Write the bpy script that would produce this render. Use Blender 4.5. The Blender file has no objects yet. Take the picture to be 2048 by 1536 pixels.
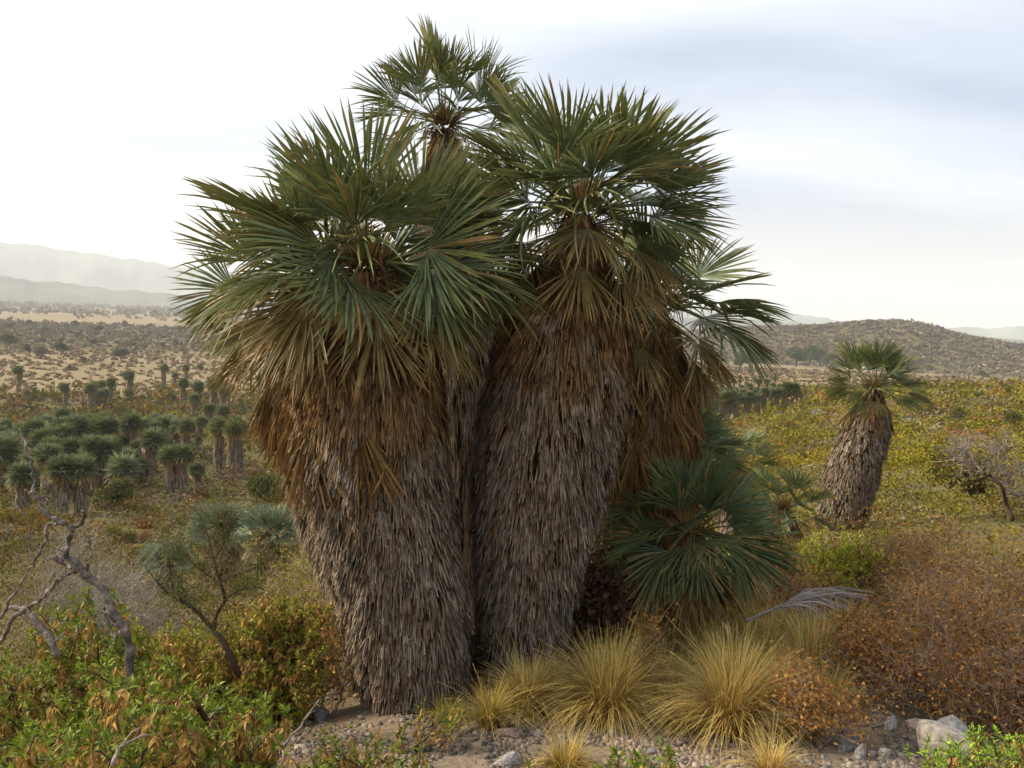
import bpy, math, random
import numpy as np
from mathutils import Vector, Matrix

rng = np.random.default_rng(11)
random.seed(11)
S = bpy.context.scene
COL = S.collection
PI = math.pi
R = math.radians

# ------------------------------------------------------------------ camera
CZ = 2.08                       # eye height above the foot of the big palms
FPX = 1886.0                    # focal length in photograph pixels (2048 wide)
PITCH, ROLL = R(4.35), R(2.5)
cam_f = np.array([0, math.cos(PITCH), -math.sin(PITCH)])
_r0 = np.array([1.0, 0, 0]); _u0 = np.array([0, math.sin(PITCH), math.cos(PITCH)])
cam_r = math.cos(ROLL) * _r0 + math.sin(ROLL) * _u0
cam_u = -math.sin(ROLL) * _r0 + math.cos(ROLL) * _u0
cam = bpy.data.objects.new('camera', bpy.data.cameras.new('camera'))
COL.objects.link(cam)
cam.matrix_world = Matrix(((cam_r[0], cam_u[0], -cam_f[0], 0), (cam_r[1], cam_u[1], -cam_f[1], 0),
                           (cam_r[2], cam_u[2], -cam_f[2], CZ), (0, 0, 0, 1)))
cam.data.sensor_width = 36
cam.data.lens = FPX / 2048 * 36
cam.data.clip_start = 0.05
cam.data.clip_end = 40000
S.camera = cam

# ------------------------------------------------------------------ sky, sun, exposure
SUN_AZ, SUN_EL = R(-80), R(32)          # azimuth from +Y towards +X
sun_dir = Vector((math.sin(SUN_AZ) * math.cos(SUN_EL), math.cos(SUN_AZ) * math.cos(SUN_EL), math.sin(SUN_EL)))
W = bpy.data.worlds.new('World'); S.world = W; W.use_nodes = True
nt = W.node_tree; nt.nodes.clear()
def N(tree, t, **kw):
    n = tree.nodes.new(t)
    for k, v in kw.items(): setattr(n, k, v)
    return n
def mathn(tree, op, a, b=None, c=None, clamp=False):
    n = N(tree, 'ShaderNodeMath', operation=op); n.use_clamp = clamp
    for i, v in enumerate((a, b, c)):
        if v is None: continue
        if isinstance(v, (int, float)): n.inputs[i].default_value = v
        else: tree.links.new(v, n.inputs[i])
    return n.outputs[0]
def mixc(tree, fac, a, b, mode='MIX'):
    n = N(tree, 'ShaderNodeMix', data_type='RGBA', blend_type=mode)
    for i, v in ((0, fac), (6, a), (7, b)):
        if isinstance(v, (int, float)): n.inputs[i].default_value = v
        elif isinstance(v, tuple): n.inputs[i].default_value = (*v, 1)
        else: tree.links.new(v, n.inputs[i])
    return n.outputs[2]
L = nt.links.new
tc = N(nt, 'ShaderNodeTexCoord')
sep = N(nt, 'ShaderNodeSeparateXYZ'); L(tc.outputs['Generated'], sep.inputs[0])
sky = N(nt, 'ShaderNodeTexSky', sky_type='NISHITA'); sky.sun_disc = False
sky.sun_elevation = SUN_EL; sky.sun_rotation = SUN_AZ
zc = mathn(nt, 'ADD', mathn(nt, 'MAXIMUM', sep.outputs[2], 0.0), 0.16)
cx = mathn(nt, 'DIVIDE', sep.outputs[0], zc); cy = mathn(nt, 'DIVIDE', sep.outputs[1], zc)
comb = N(nt, 'ShaderNodeCombineXYZ'); L(cx, comb.inputs[0]); L(cy, comb.inputs[1])
mp = N(nt, 'ShaderNodeMapping'); L(comb.outputs[0], mp.inputs[0])
mp.inputs['Rotation'].default_value = (0, 0, R(14)); mp.inputs['Scale'].default_value = (0.42, 0.95, 1)
mp.inputs['Location'].default_value = (0.4, 2.2, 0)
nz = N(nt, 'ShaderNodeTexNoise'); nz.inputs['Scale'].default_value = 0.95; nz.inputs['Detail'].default_value = 7
nz.inputs['Roughness'].default_value = 0.48; nz.inputs['Distortion'].default_value = 0.25; L(mp.outputs[0], nz.inputs['Vector'])
# closeness to the veiled sun
vd = N(nt, 'ShaderNodeVectorMath', operation='DOT_PRODUCT'); L(tc.outputs['Generated'], vd.inputs[0]); vd.inputs[1].default_value = sun_dir
dot = mathn(nt, 'MAXIMUM', vd.outputs['Value'], 0.0)
near = mathn(nt, 'POWER', dot, 1.2)
cr = N(nt, 'ShaderNodeMapRange'); cr.inputs['From Min'].default_value = 0.40; cr.inputs['From Max'].default_value = 0.66
L(mathn(nt, 'ADD', nz.outputs['Fac'], mathn(nt, 'MULTIPLY', near, 0.3)), cr.inputs['Value'])
cloud = mixc(nt, cr.outputs[0], (0.52, 0.61, 0.77), (1.05, 1.08, 1.10))
glow = mixc(nt, mathn(nt, 'MULTIPLY', mathn(nt, 'POWER', dot, 3.0), 1.0), cloud, (1.4, 1.4, 1.34))
low = N(nt, 'ShaderNodeMapRange'); low.inputs['From Min'].default_value = 0.15; low.inputs['From Max'].default_value = 0.01
L(sep.outputs[2], low.inputs['Value'])
warm = mixc(nt, mathn(nt, 'MULTIPLY', low.outputs[0], 0.85), glow, (1.16, 1.0, 0.83))
sc10 = N(nt, 'ShaderNodeVectorMath', operation='SCALE'); L(warm, sc10.inputs[0]); sc10.inputs['Scale'].default_value = 7.1
skymix = mixc(nt, 0.86, sky.outputs[0], sc10.outputs[0])
bg = N(nt, 'ShaderNodeBackground'); bg.inputs['Strength'].default_value = 0.1; L(skymix, bg.inputs['Color'])
wo = N(nt, 'ShaderNodeOutputWorld'); L(bg.outputs[0], wo.inputs[0])

sl = bpy.data.lights.new('sun', 'SUN'); sl.energy = 4.2; sl.angle = R(12); sl.color = (1.0, 0.89, 0.72)
so = bpy.data.objects.new('sun', sl); COL.objects.link(so); so.location = (-20, 20, 30)
so.rotation_euler = sun_dir.to_track_quat('Z', 'Y').to_euler()
S.view_settings.view_transform = 'Standard'; S.view_settings.look = 'None'
S.view_settings.exposure = 0.68; S.view_settings.gamma = 1.0
S.render.engine = 'CYCLES'
S.cycles.max_bounces = 5; S.cycles.diffuse_bounces = 2; S.cycles.glossy_bounces = 2
S.cycles.transmission_bounces = 3; S.cycles.volume_bounces = 1; S.cycles.transparent_max_bounces = 4
S.cycles.use_denoising = True
S.cycles.use_adaptive_sampling = True; S.cycles.adaptive_threshold = 0.015

# ------------------------------------------------------------------ helpers
def c8(r, g, b, k=1.0):
    def f(v):
        v /= 255.0
        return v / 12.92 if v <= 0.04045 else ((v + 0.055) / 1.055) ** 2.4
    return np.array([f(r), f(g), f(b)]) * k

def _hash(xi, yi, seed):
    h = (xi * 374761393 + yi * 668265263 + seed * 982451653) & 0x7fffffff
    h = ((h ^ (h >> 13)) * 1274126177) & 0x7fffffff
    return (h ^ (h >> 16)) / 2147483647.0
def vnoise(x, y, seed=0):
    x = np.asarray(x, float); y = np.asarray(y, float)
    xi = np.floor(x).astype(np.int64); yi = np.floor(y).astype(np.int64)
    fx = x - xi; fy = y - yi
    fx = fx * fx * (3 - 2 * fx); fy = fy * fy * (3 - 2 * fy)
    a = _hash(xi, yi, seed); b = _hash(xi + 1, yi, seed); c = _hash(xi, yi + 1, seed); d = _hash(xi + 1, yi + 1, seed)
    return (a * (1 - fx) + b * fx) * (1 - fy) + (c * (1 - fx) + d * fx) * fy
def fbm(x, y, seed=0, o=4):
    s = 0; a = 0.5; t = 0
    for i in range(o):
        s = s + a * vnoise(x * 2 ** i, y * 2 ** i, seed + i * 17); t += a; a *= 0.5
    return s / t
def unit(v):
    v = np.asarray(v, float)
    return v / np.maximum(np.linalg.norm(v, axis=-1, keepdims=True), 1e-9)
def rand_dirs(n, r=rng):
    return unit(r.normal(size=(n, 3)))

class Geo:
    def __init__(self): self.v, self.f, self.c, self.n = [], [], [], 0
    def add(self, v, faces, col):
        v = np.asarray(v, float).reshape(-1, 3)
        col = np.asarray(col, float)
        if col.ndim == 1: col = np.broadcast_to(col, (len(v), 3))
        faces = faces if isinstance(faces, list) else [faces]
        for f in faces:
            f = np.asarray(f, int)
            if len(f): self.f.append(f + self.n)
        self.v.append(v); self.c.append(col); self.n += len(v)
        return self
    def mesh(self, name, mat, off=(0, 0, 0), smooth=False):
        me = bpy.data.meshes.new(name)
        v = np.concatenate(self.v) - np.asarray(off); c = np.concatenate(self.c)
        me.vertices.add(len(v)); me.vertices.foreach_set('co', v.astype(np.float32).ravel())
        loops = np.concatenate([f.ravel() for f in self.f])
        sizes = np.concatenate([np.full(len(f), f.shape[1]) for f in self.f])
        starts = np.concatenate([[0], np.cumsum(sizes)[:-1]])
        me.loops.add(len(loops)); me.loops.foreach_set('vertex_index', loops.astype(np.int32))
        me.polygons.add(len(sizes)); me.polygons.foreach_set('loop_start', starts.astype(np.int32))
        if smooth: me.polygons.foreach_set('use_smooth', np.ones(len(sizes), bool))
        me.update(calc_edges=True)
        at = me.color_attributes.new('Col', 'FLOAT_COLOR', 'POINT')
        at.data.foreach_set('color', np.concatenate([c, np.ones((len(c), 1))], 1).astype(np.float32).ravel())
        me.materials.append(mat)
        return me
    def obj(self, name, mat, parent=None, off=(0, 0, 0), smooth=False, kind=None):
        return link(name, self.mesh(name, mat, off, smooth), parent, kind)

def link(name, me, parent=None, kind=None):
    o = bpy.data.objects.new(name, me); COL.objects.link(o)
    if parent is not None: o.parent = parent
    if kind: o['kind'] = kind
    return o
def tag(o, label, cat, group=None):
    o['label'] = label; o['category'] = cat
    if group: o['group'] = group
    return o
def thing(name, loc, label, cat, group=None, rz=0.0):
    o = bpy.data.objects.new(name, None); COL.objects.link(o); o.empty_display_size = 0.1
    o.location = [float(q) for q in loc]; o.rotation_euler = (0, 0, rz)
    return tag(o, label, cat, group)
def copy_thing(root, loc, rz=0.0, s=1.0, label=None, group=None, tilt=(0, 0)):
    r = root.copy(); COL.objects.link(r)
    r.location = [float(q) for q in loc]; r.rotation_euler = (tilt[0], tilt[1], rz)
    r.scale = (s, s, s) if isinstance(s, (int, float)) else s
    if label: r['label'] = label
    if group: r['group'] = group
    for ch in list(root.children):
        c = ch.copy(); COL.objects.link(c); c.parent = r
    return r

# tubes: rows of segments p0 -> p1 (vectorised)
def tubes(g, p0, p1, r0, r1, col, k=4, col1=None):
    p0 = np.asarray(p0, float).reshape(-1, 3); p1 = np.asarray(p1, float).reshape(-1, 3); n = len(p0)
    if n == 0: return
    r0 = np.broadcast_to(np.asarray(r0, float), (n,)); r1 = np.broadcast_to(np.asarray(r1, float), (n,))
    d = unit(p1 - p0); a = np.where(np.abs(d[:, 2:3]) < 0.9, [[0, 0, 1.0]], [[1.0, 0, 0]])
    u = unit(np.cross(d, a)); w = np.cross(d, u)
    ang = np.arange(k) / k * 2 * PI
    ring = u[:, None] * np.cos(ang)[None, :, None] + w[:, None] * np.sin(ang)[None, :, None]
    v = np.concatenate([p0[:, None] + ring * r0[:, None, None], p1[:, None] + ring * r1[:, None, None]], 1)
    i = np.arange(k); j = (i + 1) % k
    f = np.stack([i, j, j + k, i + k], 1)[None] + (np.arange(n) * 2 * k)[:, None, None]
    col = np.asarray(col, float)
    if col.ndim == 1: col = np.broadcast_to(col, (n, 3))
    c1 = col if col1 is None else np.broadcast_to(np.asarray(col1, float), (n, 3))
    cc = np.concatenate([np.repeat(col[:, None], k, 1), np.repeat(c1[:, None], k, 1)], 1)
    g.add(v, f.reshape(-1, 4), cc.reshape(-1, 3))

def polytube(g, pts, rad, col, k=7, rough=0.0, r=rng):
    """one continuous tapered tube along a polyline"""
    pts = np.asarray(pts, float); n = len(pts); rad = np.broadcast_to(np.asarray(rad, float), (n,))
    t = unit(np.gradient(pts, axis=0)); ref = np.array([0.3, 0.9, 0.2])
    u = unit(np.cross(t, ref)); w = np.cross(t, u)
    ang = np.arange(k) / k * 2 * PI
    rr = rad[:, None] * (1 + rough * r.normal(size=(n, k)))
    v = pts[:, None] + (u[:, None] * np.cos(ang)[None, :, None] + w[:, None] * np.sin(ang)[None, :, None]) * rr[..., None]
    i = np.arange(k); j = (i + 1) % k
    f = (np.stack([i, j, j + k, i + k], 1)[None] + (np.arange(n - 1) * k)[:, None, None]).reshape(-1, 4)
    col = np.asarray(col, float)
    cc = np.broadcast_to(col, (n, 3)) if col.ndim == 1 else col
    g.add(v, [f, np.array([list(range(k))[::-1], list(range((n - 1) * k, n * k))])], np.repeat(cc[:, None], k, 1).reshape(-1, 3))

def smooth_line(pts, n):
    """Catmull-Rom through the points"""
    p = np.asarray(pts, float); p = np.vstack([2 * p[0] - p[1], p, 2 * p[-1] - p[-2]])
    m = len(p) - 3; out = []
    for t in np.linspace(0, m - 1e-6, n):
        i = int(t); f = t - i; a, b, c, d = p[i:i + 4]
        out.append(0.5 * ((2 * b) + (c - a) * f + (2 * a - 5 * b + 4 * c - d) * f * f + (3 * b - a - 3 * c + d) * f ** 3))
    return np.array(out)

# folded leaves: base, mid-left, mid-right, midrib, tip
def leaves(g, P, D, L_, W_, col, r=rng, fold=0.25, curl=0.15, up=(0, 0, 1), tipcol=None):
    n = len(P)
    if n == 0: return
    D = unit(D); upv = unit(np.asarray(up, float) + 0.45 * r.normal(size=(n, 3)))
    s = unit(np.cross(D, upv)); nn = np.cross(s, D)
    L_ = np.broadcast_to(np.asarray(L_, float), (n,))[:, None]; W_ = np.broadcast_to(np.asarray(W_, float), (n,))[:, None]
    mid = P + D * L_ * 0.5
    tip = P + D * L_ - nn * L_ * curl
    v = np.stack([P, mid + s * W_ * .5 + nn * W_ * fold, mid - nn * W_ * 0.05, mid - s * W_ * .5 + nn * W_ * fold, tip], 1)
    f = np.array([[0, 1, 2], [0, 2, 3], [2, 1, 4], [3, 2, 4]])[None] + (np.arange(n) * 5)[:, None, None]
    col = np.asarray(col, float)
    if col.ndim == 1: col = np.broadcast_to(col, (n, 3))
    cc = np.repeat(col[:, None], 5, 1)
    if tipcol is not None: cc = cc.copy(); cc[:, 4] = tipcol
    g.add(v, f.reshape(-1, 3), cc.reshape(-1, 3))

def flakes(g, P, size, col, r=rng, flat=0.0, tri=False, asp=0.6):
    """small leaf-sized faces (one bent quad or one triangle each) at points P"""
    n = len(P)
    if n == 0: return
    d = r.normal(size=(n, 3)); d[:, 2] *= (1 - flat); d = unit(d)
    q = r.normal(size=(n, 3)); q[:, 2] *= (1 - flat)
    s = unit(np.cross(d, q)) if flat == 0 else unit(q - d * (q * d).sum(1, keepdims=True))
    size = np.broadcast_to(np.asarray(size, float), (n,))[:, None]
    a = d * size * 0.5; b = s * size * 0.5 * asp
    if tri: v = np.stack([P - a, P + a * .4 + b, P + a * .4 - b], 1); k = 3; f = np.array([[0, 1, 2]])
    else: v = np.stack([P - a, P + b, P + a, P - b], 1); k = 4; f = np.array([[0, 1, 2, 3]])
    f = f[None] + (np.arange(n) * k)[:, None, None]
    col = np.asarray(col, float)
    if col.ndim == 1: col = np.broadcast_to(col, (n, 3))
    g.add(v, f.reshape(-1, k), np.repeat(col[:, None], k, 1).reshape(-1, 3))

def skeleton(base, tips, r=rng, bias=0.35, jit=0.12, sub=2):
    """connect tips to a growing tree; returns node positions, parents, pipe-model radii (relative)"""
    base = np.asarray(base, float); tips = np.asarray(tips, float)
    order = np.argsort(np.linalg.norm(tips - base, axis=1))
    nodes = [base]; par = [-1]; dist = [0.0]; tipid = []
    for k in order:
        t = tips[k]; P = np.array(nodes)
        dd = np.linalg.norm(P - t, axis=1)
        j = int(np.argmin(dd + bias * np.array(dist)))
        a = P[j]; last = j
        for q in range(1, sub + 1):
            f = q / (sub + 1)
            m = a + (t - a) * f + r.normal(size=3) * jit * dd[j] * 0.5
            nodes.append(m); par.append(last); dist.append(dist[last] + np.linalg.norm(m - nodes[last])); last = len(nodes) - 1
        nodes.append(t); par.append(last); dist.append(dist[last] + np.linalg.norm(t - nodes[last])); tipid.append(len(nodes) - 1)
    n = len(nodes); w = np.zeros(n); w[tipid] += 1.0
    for i in range(n - 1, 0, -1): w[par[i]] += w[i]
    return np.array(nodes), np.array(par), np.maximum(w, 1.0) ** 0.45, np.array(tipid)

def stems(g, base, tips, rtip, col, r=rng, k=4, bias=0.35, jit=0.12, sub=2, rmax=1.0, colvar=0.25):
    P, par, w, tid = skeleton(base, tips, r, bias, jit, sub)
    rad = np.minimum(w * rtip, rmax); i = np.arange(1, len(P))
    cv = np.asarray(col)[None] * (1 + colvar * (r.random((len(i), 1)) - .5))
    rp = np.minimum(rad[par[i]], rad[i] * 1.35)
    tubes(g, P[par[i]], P[i], rp, rad[i], cv, k)
    return P, par, tid

# ------------------------------------------------------------------ terrain
_dk = np.array([0.1, 3, 5, 7, 10, 14, 20, 30, 45, 70, 100, 150, 250, 350, 500, 1000, 3000, 12000.])
_prof = {
 -180: [-1.62, -1.5, -1.3, -1.2, -1.0, -1.0, -1, -1.2, -2, -4, -6, -9, -13, -15, -18, -22, -26, -40],
 -60: [-1.62, -1.95, -2.3, -2.9, -3.7, -4.5, -5.6, -6.8, -8.0, -9.6, -11.5, -13, -14.5, -15.2, -16, -18, -24, -40],
 -30: [-1.62, -1.98, -2.38, -3.0, -3.9, -4.8, -5.8, -7.0, -8.1, -9.6, -11.3, -13, -14.5, -15.2, -16, -18, -24, -40],
 -15: [-1.62, -1.92, -2.22, -2.8, -3.7, -4.7, -5.8, -7.0, -8.0, -9.5, -11.0, -13, -14.5, -15.2, -16, -18, -24, -40],
 -7: [-1.62, -1.85, -2.09, -2.55, -3.4, -4.3, -5.4, -6.6, -7.8, -9.4, -11.0, -13, -14.5, -15.2, -16, -18, -24, -40],
 0: [-1.62, -1.82, -2.05, -2.4, -3.1, -3.9, -4.9, -6.0, -7.2, -8.8, -10.4, -12.4, -14.2, -15.5, -17, -20, -25, -40],
 12: [-1.62, -1.78, -1.98, -2.2, -2.65, -3.1, -3.6, -4.4, -5.6, -7.6, -9.4, -11.0, -13, -15.0, -18, -22, -26, -40],
 20: [-1.62, -1.74, -1.9, -2.1, -2.45, -2.8, -3.1, -3.5, -4.1, -4.9, -6.0, -8.0, -11.2, -14.2, -18.5, -24, -27, -40],
 30: [-1.62, -1.70, -1.82, -1.97, -2.2, -2.4, -2.6, -2.85, -3.2, -3.8, -4.8, -7.2, -11, -14.2, -18.5, -24, -27, -40],
 60: [-1.62, -1.64, -1.7, -1.75, -1.85, -2.0, -2.2, -2.5, -2.9, -3.6, -4.8, -7.2, -11, -14.2, -18.5, -24, -27, -40],
 180: [-1.62, -1.5, -1.3, -1.2, -1.0, -1.0, -1, -1.2, -2, -4, -6, -9, -13, -15, -18, -22, -26, -40]}
_az = np.arange(-180, 181, 1.0); _ld = np.linspace(math.log(0.1), math.log(12000), 400)
_ka = np.array(sorted(_prof)); _T = np.array([np.interp(_ld, np.log(_dk), _prof[k]) for k in _ka])
_G = np.array([np.interp(_az, _ka, _T[:, j]) for j in range(len(_ld))]).T
for _ in range(6):
    _p = np.pad(_G, ((2, 2), (2, 2)), 'edge')
    _G = sum(_p[2 + a:2 + a + _G.shape[0], 2 + b:2 + b + _G.shape[1]] for a in (-2, -1, 0, 1, 2) for b in (-2, -1, 0, 1, 2)) / 25
_hill_az = [4, 10, 14, 18, 19.7, 22.1, 23.2, 24.4, 25.4, 28.5, 36, 50]
_hill_h = [-17, -9, -2.6, -0.4, 2.4, 4.4, 3.4, 0.2, -2.6, -7.0, -12, -18.5]
def ground(x, y):
    x = np.asarray(x, float); y = np.asarray(y, float)
    d = np.maximum(np.hypot(x, y), 0.11); az = np.degrees(np.arctan2(x, y))
    fa = np.clip(az + 180, 0, 359.99); fd = (np.log(np.minimum(d, 11900)) - _ld[0]) / (_ld[1] - _ld[0])
    ia = fa.astype(int); idd = np.clip(fd.astype(int), 0, len(_ld) - 2); ta = fa - ia; td = fd - idd
    h = (_G[ia, idd] * (1 - ta) + _G[ia + 1, idd] * ta) * (1 - td) + (_G[ia, idd + 1] * (1 - ta) + _G[ia + 1, idd + 1] * ta) * td
    # knoll beyond the plain
    top = np.interp(az, _hill_az, _hill_h, left=-18, right=-18.5)
    w = np.where(d < 540, np.clip((d - 385) / 155, 0, 1), np.clip((900 - d) / 360, 0, 1)); w = w * w * (3 - 2 * w)
    inz = (az > 4) & (az < 50)
    h = np.where(inz, h * (1 - w) + np.maximum(top, h) * w, h)
    h = h + np.where(inz, w, 0) * (fbm(x / 40, y / 40, 61, 3) - .5) * 3.0
    h = h + (fbm(x / 0.9, y / 0.9, 3, 4) - 0.5) * np.clip(d * 0.03, 0.02, 0.16)
    h = h + (fbm(x / 14, y / 14, 5, 3) - 0.5) * np.clip((d - 9) * 0.03, 0, 1.2)
    h = h + (fbm(x / 160, y / 160, 9, 3) - 0.5) * np.clip((d - 90) * 0.015, 0, 5.0)
    return CZ + h
def gz(x, y): return float(ground(np.array([x]), np.array([y]))[0])

def ray(px, py): return cam_f + cam_r * (px - 1024) / FPX + cam_u * (768 - py) / FPX
def at(px, py, depth):
    """a point in the place: photograph direction and distance ahead"""
    return np.array([0, 0, CZ]) + ray(px, py) * depth
_t = np.exp(np.linspace(math.log(1.5), math.log(6000), 900))
def stand(px, py, H=0.0, tmin=None):
    """where on the ground something H tall stands if its top is seen there"""
    P = np.array([0, 0, CZ]) + ray(px, py)[None] * _t[:, None]
    dz = P[:, 2] - ground(P[:, 0], P[:, 1]) - H
    ok = (dz <= 0) & (_t > (tmin or (30 if H > 0 else 1.5)))
    i = int(np.argmax(ok)) if ok.any() else len(_t) - 1
    p = P[i].copy(); p[2] = gz(p[0], p[1])
    return p
def px_of(p):
    q = np.asarray(p) - np.array([0, 0, CZ]); z = q @ cam_f
    return 1024 + FPX * (q @ cam_r) / z, 768 - FPX * (q @ cam_u) / z, z
# ------------------------------------------------------------------ materials
def base_mat(name):
    m = bpy.data.materials.new(name); m.use_nodes = True
    t = m.node_tree; t.nodes.clear()
    out = N(t, 'ShaderNodeOutputMaterial')
    return m, t, out
def attr_col(t, scale=30.0, amt=0.35, detail=3):
    a = N(t, 'ShaderNodeAttribute', attribute_name='Col')
    tc_ = N(t, 'ShaderNodeTexCoord')
    nz_ = N(t, 'ShaderNodeTexNoise'); nz_.inputs['Scale'].default_value = scale; nz_.inputs['Detail'].default_value = detail
    t.links.new(tc_.outputs['Object'], nz_.inputs['Vector'])
    mr = N(t, 'ShaderNodeMapRange'); mr.inputs['From Min'].default_value = 0.3; mr.inputs['From Max'].default_value = 0.7
    mr.inputs['To Min'].default_value = 1 - amt; mr.inputs['To Max'].default_value = 1 + amt
    t.links.new(nz_.outputs['Fac'], mr.inputs['Value'])
    sc = N(t, 'ShaderNodeVectorMath', operation='SCALE')
    t.links.new(a.outputs['Color'], sc.inputs[0]); t.links.new(mr.outputs[0], sc.inputs['Scale'])
    return sc.outputs[0], tc_
def leaf_mat(name, trans=0.25, rough=0.5, spec=0.35, scale=30, amt=0.25, vary=0.0):
    m, t, out = base_mat(name)
    col, _ = attr_col(t, scale, amt)
    if vary:
        oi = N(t, 'ShaderNodeObjectInfo')
        mr = N(t, 'ShaderNodeMapRange'); mr.inputs['To Min'].default_value = 1 - vary; mr.inputs['To Max'].default_value = 1 + vary
        t.links.new(oi.outputs['Random'], mr.inputs['Value'])
        s2 = N(t, 'ShaderNodeVectorMath', operation='SCALE'); t.links.new(col, s2.inputs[0]); t.links.new(mr.outputs[0], s2.inputs['Scale'])
        col = s2.outputs[0]
    p = N(t, 'ShaderNodeBsdfPrincipled'); t.links.new(col, p.inputs['Base Color'])
    p.inputs['Roughness'].default_value = rough; p.inputs['Specular IOR Level'].default_value = spec
    if trans > 0:
        tr = N(t, 'ShaderNodeBsdfTranslucent'); t.links.new(col, tr.inputs['Color'])
        mx = N(t, 'ShaderNodeMixShader'); mx.inputs[0].default_value = trans
        t.links.new(p.outputs[0], mx.inputs[1]); t.links.new(tr.outputs[0], mx.inputs[2]); t.links.new(mx.outputs[0], out.inputs[0])
    else: t.links.new(p.outputs[0], out.inputs[0])
    return m
def solid_mat(name, rough=0.9, spec=0.2, scale=30, amt=0.3, bump=0.0, bscale=60, detail=4):
    m, t, out = base_mat(name)
    col, tc_ = attr_col(t, scale, amt, detail)
    p = N(t, 'ShaderNodeBsdfPrincipled'); t.links.new(col, p.inputs['Base Color'])
    p.inputs['Roughness'].default_value = rough; p.inputs['Specular IOR Level'].default_value = spec
    if bump:
        nb = N(t, 'ShaderNodeTexNoise'); nb.inputs['Scale'].default_value = bscale; nb.inputs['Detail'].default_value = 6
        t.links.new(tc_.outputs['Object'], nb.inputs['Vector'])
        b = N(t, 'ShaderNodeBump'); b.inputs['Strength'].default_value = bump; b.inputs['Distance'].default_value = 0.02
        t.links.new(nb.outputs['Fac'], b.inputs['Height']); t.links.new(b.outputs[0], p.inputs['Normal'])
    t.links.new(p.outputs[0], out.inputs[0])
    return m
M_FROND = leaf_mat('palm_leaf', 0.14, 0.42, 0.3, 9, 0.25, 0.12)
M_DRYF = leaf_mat('dry_palm_leaf', 0.14, 0.8, 0.06, 12, 0.3, 0.2)
M_THATCH = leaf_mat('leaf_thatch', 0.04, 0.9, 0.04, 14, 0.3)
M_TRUNK = solid_mat('palm_trunk', 0.95, 0.1, 20, 0.4, 0.6, 40)
M_LEAF = leaf_mat('shrub_leaf', 0.28, 0.5, 0.2, 60, 0.2)
M_DLEAF = leaf_mat('small_dry_leaf', 0.25, 0.8, 0.05, 30, 0.25)
M_SCRUB = leaf_mat('scrub_leaf', 0.18, 0.8, 0.05, 3, 0.15)
M_GRASS = leaf_mat('grass_blade', 0.4, 0.6, 0.12, 20, 0.15)
M_WOOD = solid_mat('weathered_wood', 0.85, 0.2, 70, 0.45, 0.5, 120)
M_TWIG = solid_mat('twig_bark', 0.9, 0.15, 40, 0.3)
M_ROCK = solid_mat('stone', 0.9, 0.12, 3.5, 0.5, 1.0, 5, 9)
M_FAR = solid_mat('far_hill_cover', 1.0, 0.0, 0.004, 0.35)

def ground_mat():
    m, t, out = base_mat('dry_ground'); l = t.links.new
    a = N(t, 'ShaderNodeAttribute', attribute_name='Col'); g = N(t, 'ShaderNodeNewGeometry')
    def noise(scale, detail=6, rough=0.6):
        n = N(t, 'ShaderNodeTexNoise'); n.inputs['Scale'].default_value = scale; n.inputs['Detail'].default_value = detail
        n.inputs['Roughness'].default_value = rough; l(g.outputs['Position'], n.inputs['Vector']); return n.outputs['Fac']
    def rng_(v, a0, a1, b0, b1):
        r = N(t, 'ShaderNodeMapRange'); l(v, r.inputs['Value'])
        for k, x in zip(('From Min', 'From Max', 'To Min', 'To Max'), (a0, a1, b0, b1)): r.inputs[k].default_value = x
        return r.outputs[0]
    f = mathn(t, 'MULTIPLY', mathn(t, 'MULTIPLY', rng_(noise(26), .3, .7, .62, 1.35), rng_(noise(2.2), .3, .7, .75, 1.25)), rng_(noise(0.16), .3, .7, .8, 1.2))
    s = N(t, 'ShaderNodeVectorMath', operation='SCALE'); l(a.outputs['Color'], s.inputs[0]); l(f, s.inputs['Scale'])
    p = N(t, 'ShaderNodeBsdfPrincipled'); l(s.outputs[0], p.inputs['Base Color']); p.inputs['Roughness'].default_value = 0.95
    p.inputs['Specular IOR Level'].default_value = 0.1
    b = N(t, 'ShaderNodeBump'); b.inputs['Strength'].default_value = 0.7; b.inputs['Distance'].default_value = 0.03
    l(noise(38, 8, .65), b.inputs['Height']); l(b.outputs[0], p.inputs['Normal']); l(p.outputs[0], out.inputs[0])
    return m
M_GROUND = ground_mat()

# ------------------------------------------------------------------ ground sheet
GRAVEL, SOIL, STRAW, OLIVE = c8(140, 124, 106), c8(104, 86, 60), c8(138, 120, 90), c8(90, 82, 44)
def cover(x, y):
    """0 open straw grass .. 1 scrub, by place"""
    d = np.hypot(x, y); az = np.degrees(np.arctan2(x, y))
    n = fbm(x / 60, y / 60, 21, 4); n2 = fbm(x / 9, y / 9, 23, 3)
    left = np.clip((150 - d) / 50, 0, 1)                       # scrub slope down to the plain
    midband = np.clip((d - 240) / 40, 0, 1) * np.clip((560 - d) / 90, 0, 1)
    lv = np.maximum(left * 1.1, midband * 0.95) + (n - 0.5) * 1.1
    rlim = np.interp(az, [4, 10, 15, 20, 25, 35], [150, 150, 120, 105, 112, 120])
    rv = np.clip((rlim - d) / 14 + 0.5, 0, 1) + np.clip((d - 370) / 40, 0, 1) * 0.8 + (n - 0.5) * 0.8
    k = np.clip((az + 2) / 8, 0, 1)
    return np.clip(lv * (1 - k) + rv * k + (n2 - .5) * .25, 0, 1)
rings = np.concatenate([[0.0], np.exp(np.arange(math.log(0.6), math.log(4600), 0.035))])
angs = np.radians(np.concatenate([np.arange(-180, -40, 5), np.arange(-40, 40, 0.42), np.arange(40, 180, 5)]))
RR, AA = np.meshgrid(rings[1:], angs, indexing='ij')
gx, gy = RR * np.sin(AA), RR * np.cos(AA)
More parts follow.
